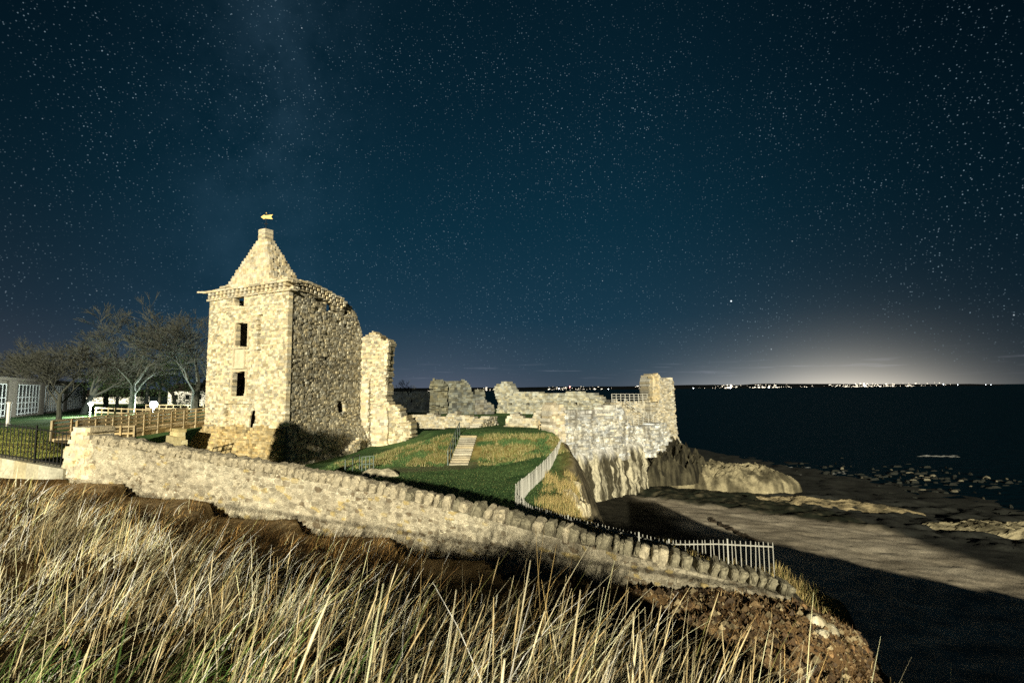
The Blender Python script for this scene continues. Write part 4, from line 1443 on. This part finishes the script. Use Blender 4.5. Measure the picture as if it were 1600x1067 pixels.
def infr(X, Y):
    return (X > -1.08 * Y - .8) & (X < 1.08 * Y + .8)


def front_keep(X, Y):
    lim = 1.75 + .17 * (Y - 3) - .05 * (Y - 3) ** 2 * (Y > 6)
    e_ = fbm(X * 1.1, Y * 1.1, 3, 77)
    d_ = wy(X) - Y
    return infr(X, Y) & (X < lim + 1.0 * (e_ - .5)) & (d_ > .95 + 1.5 * (e_ - .5))


def gcols(n, pal, wts, v=.2):
    pal = np.array(pal); i = RNG.choice(len(pal), n, p=wts)
    return pal[i] * (1 + RNG.uniform(-v, v, (n, 1)))


STRAW = [(.78, .66, .40), (.92, .84, .60), (.50, .36, .16), (.32, .32, .12), (.20, .12, .05)]
# tall pale grass of the near mound, thinning out with distance
X, Y = scatter(170000, -17, 4, 1.0, 15.2, front_keep, 1.35)
cl = fbm(X * .75, Y * .75, 3, 88)
band = sstep(6.2, 9.2, Y + .52 * (X + 2) * (X < 6) + 1.2 * (cl - .5))     # beyond this the grass is browner and thinner
cf_ = fbm(X * 3.2, Y * 3.2, 3, 89)
k = RNG.uniform(0, 1, len(X)) < (1 - .45 * band) * (.05 + .95 * sstep(.44, .57, cf_ * .65 + cl * .35))
X, Y, cl, band = X[k], Y[k], cl[k], band[k]
Z = GZ(X, Y) - .02
n = len(X)
colr = gcols(n, STRAW, [.34, .30, .18, .08, .10])
brown = gcols(n, [(.34, .20, .07), (.24, .13, .045), (.46, .31, .13), (.14, .08, .03)], [.35, .35, .15, .15])
colr = np.where((RNG.uniform(0, 1, n) < band * .88)[:, None], brown, colr)
gr = (X < -.25 * Y - .2) & (Y < 4.4) & (fbm(X * 1.2, Y * 1.2, 2, 99) > .52 - .20 * (X < -.55 * Y))
greenc = gcols(n, [(.10, .20, .05), (.20, .30, .09), (.35, .38, .16)], [.4, .35, .25])
colr = np.where((gr & (RNG.uniform(0, 1, n) < .7))[:, None], greenc, colr)
L = RNG.gamma(3.2, .105, n).clip(.06, .85) * (1 - .35 * band) * (.7 + .6 * cl)
W = RNG.uniform(.0026, .0062, n) * (1 + .08 * Y) * (1 + 1.3 * (RNG.uniform(0, 1, n) < .10))
L = L * (1 + .35 * sstep(5.5, 3, Y))
lean = np.clip(.80 + 1.5 * (fbm(X * 1.6, Y * 1.6, 3, 123) - .5) + RNG.normal(0, .30, n), -.3, 1.7)
az0 = 1.8 * (fbm(X * 1.3, Y * 1.3, 3, 133) - .5)
cm_ = fbm(X * 2.4, Y * 2.4, 2, 143)
colr = np.clip(colr * (.45 + 1.20 * sstep(.38, .60, cm_))[:, None], 0, .97)
tag(blades('dry_grass', X, Y, Z, L, W, lean, colr, 4, RNG.choice([.3, .6, 1.0, 1.8], n), .38, az0=az0), kind='stuff')
# stalks with seed heads standing tall before the camera
cl_x = np.concatenate([RNG.uniform(-3.6, 1.5, 330), RNG.normal(.5, .6, 260)]); cl_y = np.concatenate([RNG.uniform(1.7, 4.2, 330), RNG.uniform(1.35, 2.6, 260)])
k = front_keep(cl_x, cl_y); X, Y = cl_x[k], cl_y[k]
n = len(X); Z = GZ(X, Y)
L = RNG.uniform(.55, 1.0, n); W = RNG.uniform(.0018, .0036, n)
tag(blades('seed_head_stalks', X, Y, Z, L, W, np.clip(RNG.normal(.42, .24, n), -.1, 1.2), gcols(n, [(.74, .62, .38), (.85, .76, .52), (.58, .46, .26)], [.4, .35, .25], .12), 8, .4, .7, heads=RNG.uniform(0, 1, n) < .6), kind='stuff')
X = RNG.uniform(-.9, .75, 90); Y = RNG.uniform(1.0, 1.75, 90); k = front_keep(X, Y); X, Y = X[k], Y[k]; n = len(X)
tag(blades('near_stalks', X, Y, GZ(X, Y), RNG.uniform(.7, 1.25, n), RNG.uniform(.003, .0062, n), np.clip(RNG.normal(.36, .16, n), 0, .9), gcols(n, [(.80, .70, .46), (.90, .82, .60)], [.5, .5], .12), 9, .35, .45, heads=RNG.uniform(0, 1, n) < .35), kind='stuff')
X, Y = scatter(26000, -12.5, 1.5, 8, 14.4, lambda x, y: infr(x, y) & (wy(x) - y > .03) & (wy(x) - y < 1.7), 1)
n = len(X)
tag(blades('path_litter', X, Y, GZ(X, Y) - .005, RNG.uniform(.02, .11, n), RNG.uniform(.004, .011, n), np.clip(RNG.normal(.9, .5, n), 0, 1.6), gcols(n, [(.30, .20, .09), (.18, .11, .05), (.50, .38, .2)], [.45, .35, .2]), 2, .7, 3.0), kind='stuff')
# bracken/brown growth low on the slope right of the mound
X, Y = scatter(30000, -2, 7.2, 4, 11.5, lambda x, y: infr(x, y) & (y < wy(x) - .05) & (x > 1.0 - .0 * y) & (fbm(x * 1.3, y * 1.3, 3, 5) > .30 + .26 * sstep(3.8, 5.5, x)), 1)
s_ok = terrain(X, Y)
k = (s_ok[1] > .1); X, Y = X[k], Y[k]; Z = GZ(X, Y)
n = len(X)
tag(blades('brown_undergrowth', X, Y, Z - .01, RNG.uniform(.04, .17, n), RNG.uniform(.006, .016, n), np.clip(RNG.normal(.8, .4, n), 0, 1.5), gcols(n, [(.12, .065, .03), (.26, .16, .07), (.06, .045, .025), (.42, .31, .16)], [.35, .25, .25, .15]), 2, .6, 3.0), kind='stuff')
# tufts at the railing and cliff lip
X, Y = scatter(60000, 0, 9, 11.0, 30, lambda x, y: infr(x, y), 1.4)
t_ = terrain(X, Y)
e_ = fbm(X * 1.6, Y * 1.6, 3, 15)
k = (t_[1] > -.35) & (t_[1] < 1.5) & ((e_ > .45) | (Y < 14.5) & (X > 3)) & (Y > 11.2) & (X < 7.3)
X, Y = X[k], Y[k]; Z = GZ(X, Y); n = len(X)
tag(blades('cliff_edge_grass', X, Y, Z - .02, RNG.uniform(.18, .45, n), RNG.uniform(.008, .016, n), np.clip(RNG.normal(.35, .25, n), 0, 1.2), gcols(n, [(.60, .47, .22), (.42, .32, .13), (.26, .26, .10)], [.4, .35, .25]), 3, .5, 1.5), kind='stuff')
# dry tussocks on the bank and mown lawn texture
X, Y = scatter(60000, -13, 4.8, 22, 41, lambda x, y: infr(x, y), 1.0)
t_ = terrain(X, Y)
bk_ = (Y > 34.3) & (Y < 39.5) & (np.abs(X + 3.5 + (Y - 34.6) * -.05) > 1.1)
e_ = fbm(X * .9, Y * .9, 4, 81) + .10 * sstep(-3, 1, X)
k = (t_[1] > .3) & (bk_ | (RNG.uniform(0, 1, len(X)) < .5))
X, Y, bk_, e_ = X[k], Y[k], bk_[k], e_[k]; Z = GZ(X, Y); n = len(X)
dry = bk_ & (e_ > .50)
c_ = np.where(dry[:, None], gcols(n, [(.36, .32, .16), (.24, .22, .09), (.12, .16, .05)], [.35, .35, .3]), gcols(n, [(.07, .14, .05), (.12, .20, .075), (.24, .24, .09)], [.5, .38, .12]))
L = np.where(dry, RNG.uniform(.10, .26, n), np.where(bk_, RNG.uniform(.06, .18, n), RNG.uniform(.02, .05, n)))
tag(blades('bank_grass', X, Y, Z - .01, L, RNG.uniform(.02, .045, n), np.clip(RNG.normal(.3, .3, n), 0, 1.2), c_, 2, .5, 3.0), kind='stuff')

X, Y = scatter(60000, -36, -12.5, 15.6, 36, lambda x, y: infr(x, y), 1.0)
t_ = terrain(X, Y); k = t_[0] > -3.1; X, Y = X[k], Y[k]; Z = GZ(X, Y); n = len(X)
tag(blades('verge_grass', X, Y, Z - .01, RNG.uniform(.03, .09, n), RNG.uniform(.02, .04, n), np.clip(RNG.normal(.3, .3, n), 0, 1.2), gcols(n, [(.24, .25, .06), (.34, .32, .09), (.13, .19, .05)], [.4, .3, .3]), 2, .5, 3.0), kind='stuff')

# ------------------------------------------------------------------ bare winter trees
def bare_tree(name, base, h, label, seed, spread=.9, group=None, depth=6, r0=None, leanx=.0, split=.25):
    rnd = random.Random(seed)
    root = empty(name, base, label, 'tree', group, local=True)
    tr, cr = MB(), MB()
    r0 = r0 or h * .028

    def grow(p, d, l, r, lev):
        n = 3 if lev < 2 else 2
        pts = [p]; q_ = p
        dd = d.copy()
        for i in range(n):
            dd = (dd + Vector((rnd.gauss(0, .13), rnd.gauss(0, .13), rnd.gauss(.03, .08)))).normalized()
            q_ = q_ + dd * l / n
            pts.append(q_)
        rs = [r * (1 - .38 * i / n) for i in range(n + 1)]
        (tr if lev == 0 else cr).tube(pts, rs, 8 if lev == 0 else (5 if lev < 3 else 3))
        if lev >= depth: return
        kids_ = 4 if lev < 1 else 3
        for i in range(kids_):
            a = rnd.uniform(0, 2 * math.pi)
            tilt = rnd.uniform(.35, .95) * spread
            ax = Vector((math.cos(a), math.sin(a), 0))
            nd = (dd * math.cos(tilt) + (ax - dd * ax.dot(dd)).normalized() * math.sin(tilt)).normalized()
            nd.z = nd.z * .9 + .06
            t = rnd.choice((1.0, 1.0, .7)) if i else 1.0
            st_ = pts[-1] if t == 1.0 else pts[-2]
            grow(st_, nd.normalized(), l * rnd.uniform(.62, .86), max(.018, rs[-1] * rnd.uniform(.55, .75)), lev + 1)
    grow(Vector((0, 0, -.2)), Vector((leanx, 0, 1)).normalized(), h * split, r0, 0)
    tr.build('trunk', M_BARK, root); cr.build('crown', M_BARK, root)
    return root


def gz_(px, Y):
    p = P(px, 640, Y); return Vector((p.x, Y, H(p.x, Y)))


bare_tree('bare_tree', gz_(92, 44), 10.0, 'leaning bare tree in front of the lattice-windowed building', 11, .95, leanx=.22, depth=7, r0=.22, split=.24)
bare_tree('bare_tree', gz_(130, 62), 17, 'tallest bare tree with a thick forked trunk, beside the small lamp', 8, .85, depth=7, r0=.38, split=.20)
bare_tree('bare_tree', gz_(203, 56), 13.0, 'slender bare tree rising between the two lit lamps', 23, .7, depth=7, r0=.36, split=.27)
bare_tree('bare_tree', gz_(306, 58), 11.5, 'bare tree with a stout leaning trunk close to the tower', 31, .8, leanx=-.16, depth=7, r0=.5, split=.32)
bare_tree('bare_tree', gz_(50, 70), 12.5, 'broad bare tree behind the lattice-windowed building', 41, .95, depth=7, split=.2)
bare_tree('bare_tree', gz_(5, 78), 11.5, 'bare tree at the far left edge behind the building roof', 43, 1.0, depth=6, split=.2)
bare_tree('bare_tree', gz_(28, 95), 16, 'bare tree far behind the building, second from the left edge', 71, .95, depth=7, split=.2)
bare_tree('bare_tree', gz_(88, 100), 19, 'tall bare tree far behind the leaning one', 73, .9, depth=7, split=.2)
bare_tree('bare_tree', gz_(165, 90), 16, 'bare tree far behind the lamps, seen between the taller trees', 47, .9, depth=7, split=.2)
bare_tree('bare_tree', gz_(275, 95), 13, 'pale-trunked bare tree far beyond the brightest lamp', 53, .9, depth=6, split=.25)
bare_tree('bare_tree', gz_(248, 105), 12, 'smaller distant bare tree left of the brightest lamp', 54, .9, depth=6, split=.25)
bare_tree('bare_tree', gz_(322, 82), 13, 'bare tree half hidden behind the tower wall', 59, .9, depth=6, split=.25)
bare_tree('bare_shrub', gz_(620, 84), 5.6, 'leafless bush rising above the dark back wall, nearer the tall wing', 61, .8, depth=5, r0=.09, split=.2)
bare_tree('bare_shrub', gz_(638, 86), 6.4, 'leafless bush above the middle of the dark back wall', 63, .7, depth=5, r0=.09, split=.22)
bare_tree('bare_shrub', gz_(654, 88), 4.2, 'smallest leafless bush above the dark back wall, beside the bulky ruin', 65, .9, depth=5, r0=.07, split=.2)


def evergreen(name, base, rx, h, label, seed, zr=(.35, .8), sz=.8):
    rnd = random.Random(seed)
    root = empty(name, base, label, 'tree', local=True)
    m_ = MB(); m_.tube([(0, 0, -.2), (.1, 0, h * .5), (0, 0, h * .8)], [.25, .16, .05], 7)
    for k in range(7):
        a = rnd.uniform(0, 6.3); m_.tube([(0, 0, h * rnd.uniform(.25, .6)), (math.cos(a) * rx * .7, math.sin(a) * rx * .7, h * rnd.uniform(.4, .8))], [.08, .02], 5)
    m_.build('trunk', M_BARK, root)
    V, F, T = [], [], []
    lob = [(rnd.uniform(-.65, .65) * rx, rnd.uniform(-.6, .6) * rx, h * rnd.uniform(*zr), rnd.uniform(.25, .5) * rx * sz / .8) for _ in range(16)]
    for k in range(7000):
        L_ = rnd.choice(lob)
        v = Vector((rnd.gauss(0, 1), rnd.gauss(0, 1), rnd.gauss(0, .8))).normalized() * L_[3] * rnd.uniform(.5, 1.1)
        p = Vector(L_[:3]) + v
        a = Vector((rnd.gauss(0, 1), rnd.gauss(0, 1), rnd.gauss(0, 1))).normalized() * .13
        b = Vector((rnd.gauss(0, 1), rnd.gauss(0, 1), rnd.gauss(0, 1))).normalized() * .10
        i = len(V); V += [tuple(p - a), tuple(p + b), tuple(p + a), tuple(p - b)]; F.append((i, i + 1, i + 2, i + 3))
        s_ = rnd.uniform(.6, 1.5); T.append((s_, s_, s_))
    raw_mesh('crown', V, F, M_LEAF, root, T)
    return root


evergreen('evergreen_tree', gz_(228, 72), 6.2, 8.6, 'dark evergreen tree massed between the lamps and the tower', 3)
evergreen('shade_caster_tree', Vector((-16.8, -2, -1.8)), 2.0, 8.0, 'unseen round-crowned tree added behind the camera to cast shade on the tower foot', 9, (.60, .90), .85)  # unseen tree added only for its shadow on the tower
evergreen('evergreen_tree', gz_(182, 76), 5.0, 7.5, 'dark evergreen bush-like tree behind the slender bare tree', 4)

# ------------------------------------------------------------------ lattice-windowed building at the left
FA, FB = P(-60, 640, 44), P(132, 630, 86)
PBd = Plane(FA.x, FA.y, FB.x, FB.y)
bl = empty('low_building', (FA.x, FA.y, -2.6), 'low modern building with white lattice windows behind the bare trees', 'building')
zt_, zb2 = 1.35, -2.7
Lb = PBd.len
m_ = MB()
m_.quadbox([PBd.at(x_, z_, d_) for z_ in (zb2, zb2 + .35) for (x_, d_) in ((0, .05), (Lb, .05), (Lb, -7), (0, -7))], (1, 1, 1))
m_.quadbox([PBd.at(x_, z_, d_) for z_ in (zt_ - .3, zt_) for (x_, d_) in ((0, .0), (Lb, .0), (Lb, -7), (0, -7))], (1, 1, 1))
m_.quadbox([PBd.at(x_, z_, d_) for z_ in (zb2, zt_) for (x_, d_) in ((0, -1.0), (Lb, -1.0), (Lb, -7), (0, -7))], (.3, .3, .3))
M_PLAST = mat('render_plaster', (.20, .17, .14), .9, var=.2, nscale=1, bump=.2)
m_.build('wall', M_PLAST, bl)
m_ = MB()
m_.quadbox([PBd.at(x_, z_, d_) for z_ in (zt_ + .003, zt_ + .32) for (x_, d_) in ((-.4, .7), (Lb + .4, .7), (Lb + .4, -7.5), (-.4, -7.5))], (.8, .8, .8))
m_.build('roof', M_PLAST, bl)
bays = [(8, 22), (60, 66), (98, 103), (128, 132)]
cols_ = [(PBd.hit(a, 620)[0], PBd.hit(b, 620)[0]) for a, b in bays]
for a, b in cols_:
    m_ = MB(); m_.quadbox([PBd.at(x_, z_, d_) for z_ in (zb2, zt_) for (x_, d_) in ((a, .25), (b, .25), (b, -.6), (a, -.6))], (1.1, 1.1, 1.1)); m_.build('column', M_PLAST, bl)
for (a, b) in ((cols_[0][1], cols_[1][0]), (cols_[1][1], cols_[2][0]), (cols_[2][1], cols_[3][0]), (0.3, cols_[0][0])):
    wn = empty('window', PBd.at((a + b) / 2, zb2)); wn.parent = bl; wn.location = PBd.at((a + b) / 2, zb2) - bl.location; wn['_loc'] = 1
    off = bl.location + wn.location
    m_ = MB(); nn = 7 if b - a < 9 else 9
    for i in range(nn + 1):
        x_ = a + (b - a) * i / nn
        m_.bar(PBd.at(x_, zb2 + .35, .02) - off, PBd.at(x_, zt_ - .3, .02) - off, .09)
    for z_ in (zb2 + .5, zb2 + 1.05, zb2 + 1.7, zb2 + 2.3, zt_ - .35):
        m_.bar(PBd.at(a, z_, .03) - off, PBd.at(b, z_, .03) - off, .09)
    m_.build('frame', M_WHITEP, wn)
    m_ = MB(); m_.quadbox([PBd.at(x_, z_, d_) - off for z_ in (zb2 + .36, zt_ - .31) for (x_, d_) in ((a, -.08), (b, -.08), (b, -.12), (a, -.12))]); m_.build('pane', M_DARKG, wn)
# white boundary post
pp = P(14, 640, 40)
m_ = MB(); m_.tube([(pp.x, pp.y, H(pp.x, pp.y) - .1), (pp.x, pp.y, H(pp.x, pp.y) + 1.75)], [.12, .12], 10)
m_.tube([(pp.x, pp.y, H(pp.x, pp.y) + 1.7), (pp.x, pp.y, H(pp.x, pp.y) + 1.8), (pp.x, pp.y, H(pp.x, pp.y) + 1.86)], [.17, .17, .02], 10)
tag(m_.build('white_post', M_WHITEP), 'white painted round post in front of the lattice windows', 'post')
# distant white cottage and low walls beyond the trees


def cottage(px, Y, w_, d_, h_, label):
    p = gz_(px, Y)
    r = empty('white_cottage', p, label, 'house', local=True)
    m_ = MB(); m_.box((0, 0, h_ / 2), w_, d_, h_); m_.build('wall', M_WHITEP, r)
    m_ = MB()
    m_.quadbox([(-w_ / 2 - .3, -d_ / 2 - .3, h_ + .003), (w_ / 2 + .3, -d_ / 2 - .3, h_ + .003), (w_ / 2 + .3, d_ / 2 + .3, h_ + .003), (-w_ / 2 - .3, d_ / 2 + .3, h_ + .003), (-w_ / 2 - .3, -.05, h_ + 1.8), (w_ / 2 + .3, -.05, h_ + 1.8), (w_ / 2 + .3, .05, h_ + 1.8), (-w_ / 2 - .3, .05, h_ + 1.8)], (.1, .1, .1))
    m_.build('roof', M_PLAST, r)
    for x_ in (-w_ * .3, 0, w_ * .3):
        m_ = MB(); m_.box((x_, -d_ / 2 - .02, h_ * .55), .9, .08, 1.1); m_.build('window', M_DARKG, r)
    return r


cottage(305, 120, 9, 6, 3.0, 'small white house glimpsed between the last trees and the tower')
cottage(180, 130, 22, 7, 1.7, 'long low white building behind the lamps under the trees')
for i, (pa1, pb1, Ya, Yb, lab) in enumerate(((150, 235, 52, 47, 'timber rail fence sloping past the small lamp'), (228, 318, 66, 60, 'low dark paling fence beneath the brightest lamp'))):
    a, b = gz_(pa1, Ya), gz_(pb1, Yb)
    r = empty('rail_fence', a, lab, 'fence')
    n_ = 8
    for j in range(n_ + 1):
        c = a.lerp(b, j / n_); m_ = MB(); m_.bar(c - Vector((0, 0, .2)), c + Vector((0, 0, .95)), .1); m_.build('post', M_WOOD, r)
    for hh in (.85, .45):
        m_ = MB(); m_.bar(a + Vector((0, 0, hh)), b + Vector((0, 0, hh)), .06, .12); m_.build('rail', M_WOOD, r)

# ------------------------------------------------------------------ lit lamps near the trees
def lamp(px, py, Y, rr, st, watt, label, name='street_lamp'):
    p = P(px, py, Y)
    zb_ = H(p.x, p.y)
    r = empty(name, (p.x, p.y, zb_), label, 'lamp', local=True)
    h = p.z - zb_
    m_ = MB(); m_.tube([(0, 0, -.1), (0, 0, h - rr * .9)], [.07, .055], 8); m_.build('post', M_WHITEP if rr < .4 else M_IRON, r)
    me = bpy.data.meshes.new('globe'); bmh = bmesh.new(); bmesh.ops.create_uvsphere(bmh, u_segments=16, v_segments=10, radius=rr); bmh.to_mesh(me); bmh.free()
    for f_ in me.polygons: f_.use_smooth = True
    o = link('globe', me, glowmat('lamp_glow', (.86, 1.0, .92), st), r); o.location = (0, 0, h)
    l = bpy.data.lights.new('lamp_light', 'POINT'); l.energy = watt; l.color = (.88, 1.0, .92); l.shadow_soft_size = rr * 1.3
    lo = bpy.data.objects.new('lamp_light', l); COL.objects.link(lo); lo.parent = r; lo.location = (0, -rr * 1.6, h)
    return r


lamp(240, 632, 58, .38, 45, 4500, 'brightest round lamp, low among the trees left of the tower')
lamp(142, 631, 52, .20, 35, 1500, 'smaller lamp on a white post by the forked tree')

# ------------------------------------------------------------------ far shore and its lights
FS = 3000.0
xs2 = np.linspace(-1200, 2900, 160)
hz = 12 + 26 * fbm(xs2 / 420, xs2 * 0 + 3, 4, 3) * sstep(2900, 1500, xs2)
rows = [np.stack([xs2, np.full_like(xs2, FS), np.full_like(xs2, SEA - .5)], -1), np.stack([xs2, np.full_like(xs2, FS + 60), SEA + hz * .45], -1), np.stack([xs2, np.full_like(xs2, FS + 260), SEA + hz], -1), np.stack([xs2, np.full_like(xs2, FS + 700), np.full_like(xs2, SEA - .5)], -1)]
V = np.concatenate(rows); n_ = len(xs2)
ii = np.arange(4 * n_).reshape(4, n_)
M_FAR = mat('far_land', (.008, .010, .012), 1, tint=False, var=.2, nscale=.01, bump=0, spec=0)
tag(raw_mesh('far_shore', V, np.stack([ii[:-1, :-1], ii[:-1, 1:], ii[1:, 1:], ii[1:, :-1]], -1).reshape(-1, 4), M_FAR, None, None, True), kind='structure')
GW = glowmat('town_light', (1.0, .86, .66), 2.4)
GB = glowmat('white_town_light', (.86, .95, 1.0), 9.0)
GR = glowmat('red_mast_light', (1.0, .08, .16), 3.0)


def blob(mb, c, r, squash=1.0):
    V = [(1, 0, 0), (0, 1, 0), (-1, 0, 0), (0, -1, 0)]
    b = len(mb.v)
    for v in V: mb.v.append((c[0] + v[0] * r * squash, c[1] + v[1] * r, c[2]))
    mb.v.append((c[0], c[1], c[2] + r)); mb.v.append((c[0], c[1], c[2] - r))
    for i in range(4):
        j = (i + 1) % 4
        mb.f.append((b + i, b + j, b + 4, b + 4)); mb.f.append((b + j, b + i, b + 5, b + 5)); mb.t += [(1, 1, 1)] * 2


def tri_build(mb, name, m):
    me = bpy.data.meshes.new(name)
    me.from_pydata(mb.v, [], [tuple(dict.fromkeys(f)) for f in mb.f]); me.update()
    return link(name, me, m)


mb = MB()


def hor(px, dy=0.0, Y=FS - 15):
    p = P(px, 600, Y); p.z = SEA + 3.5 - dy / 800 * Y
    return p


rl = random.Random(5)
for k in range(380):
    t = rl.random()
    if t < .40: px = rl.gauss(1345, 22) if rl.random() < .6 else rl.gauss(1400, 40)
    elif t < .55: px = rl.gauss(1200, 16)
    elif t < .66: px = rl.gauss(1135, 9)
    elif t < .80: px = rl.gauss(rl.choice((872, 905, 930)), 8)
    elif t < .90: px = rl.uniform(1060, 1460)
    else: px = rl.gauss(rl.choice((680, 760, 1000)), 7)
    p = hor(px, rl.choice((0, 0, 0, -1, -1.5, -3, -4)) + rl.uniform(-.6, .6)); p.y = FS - rl.uniform(5, 40) + (45 if False else 0)
    blob(mb, p, rl.uniform(.5, 1.7), rl.choice((1, 1, 2, 5)))
tag(tri_build(mb, 'shore_town_lights', GW), kind='stuff')
for px, r, dy, lab in ((1136, 5.2, -.5, 'brightest white light on the far shore just right of the sea tower'), (872, 3.4, -1.5, 'bright white light on the far shore above the curtain wall'), (1343, 4.4, -1, 'brilliant white light in the middle of the glowing far town'),
                       (1079, 2.4, 0, 'small white shore light next to the sea tower'), (1464, 2.6, -2, 'white light at the right end of the far town'), (1486, 1.8, -1, 'dim light beyond the end of the far town'),
                       (1195, 3.4, 0, 'warm bright harbour light left of the sky glow'), (1529, 1.5, -.5, 'small ship light out at sea, left of a pair'), (1537, 1.5, -.5, 'small ship light out at sea, right of a pair'), (948, 2.3, 0, 'small white shore light behind the platform railing'),
                       (1004, 3.0, 0, 'white light on the far shore touching the sea tower edge')):
    m_ = MB(); p = hor(px, dy); p.y = FS - 60; blob(m_, p, r, 1.3)
    tag(tri_build(m_, 'shore_light', GB), lab, 'light', 'single lights on the far shore')
mr = empty('radio_mast', hor(890), 'distant mast with a red light on the far shore', 'mast')
p = hor(890)
m_ = MB(); m_.bar((p.x, p.y, SEA), (p.x, p.y, p.z + 22), 2.0); m_.build('pole', M_FAR, mr)
m_ = MB(); m_.bar((p.x, p.y - 3, p.z + 9), (p.x, p.y - 3, p.z + 20), 3.0); m_.build('red_light', GR, mr)
for o in bpy.data.objects:
    if o.get('_loc') is not None: del o['_loc']
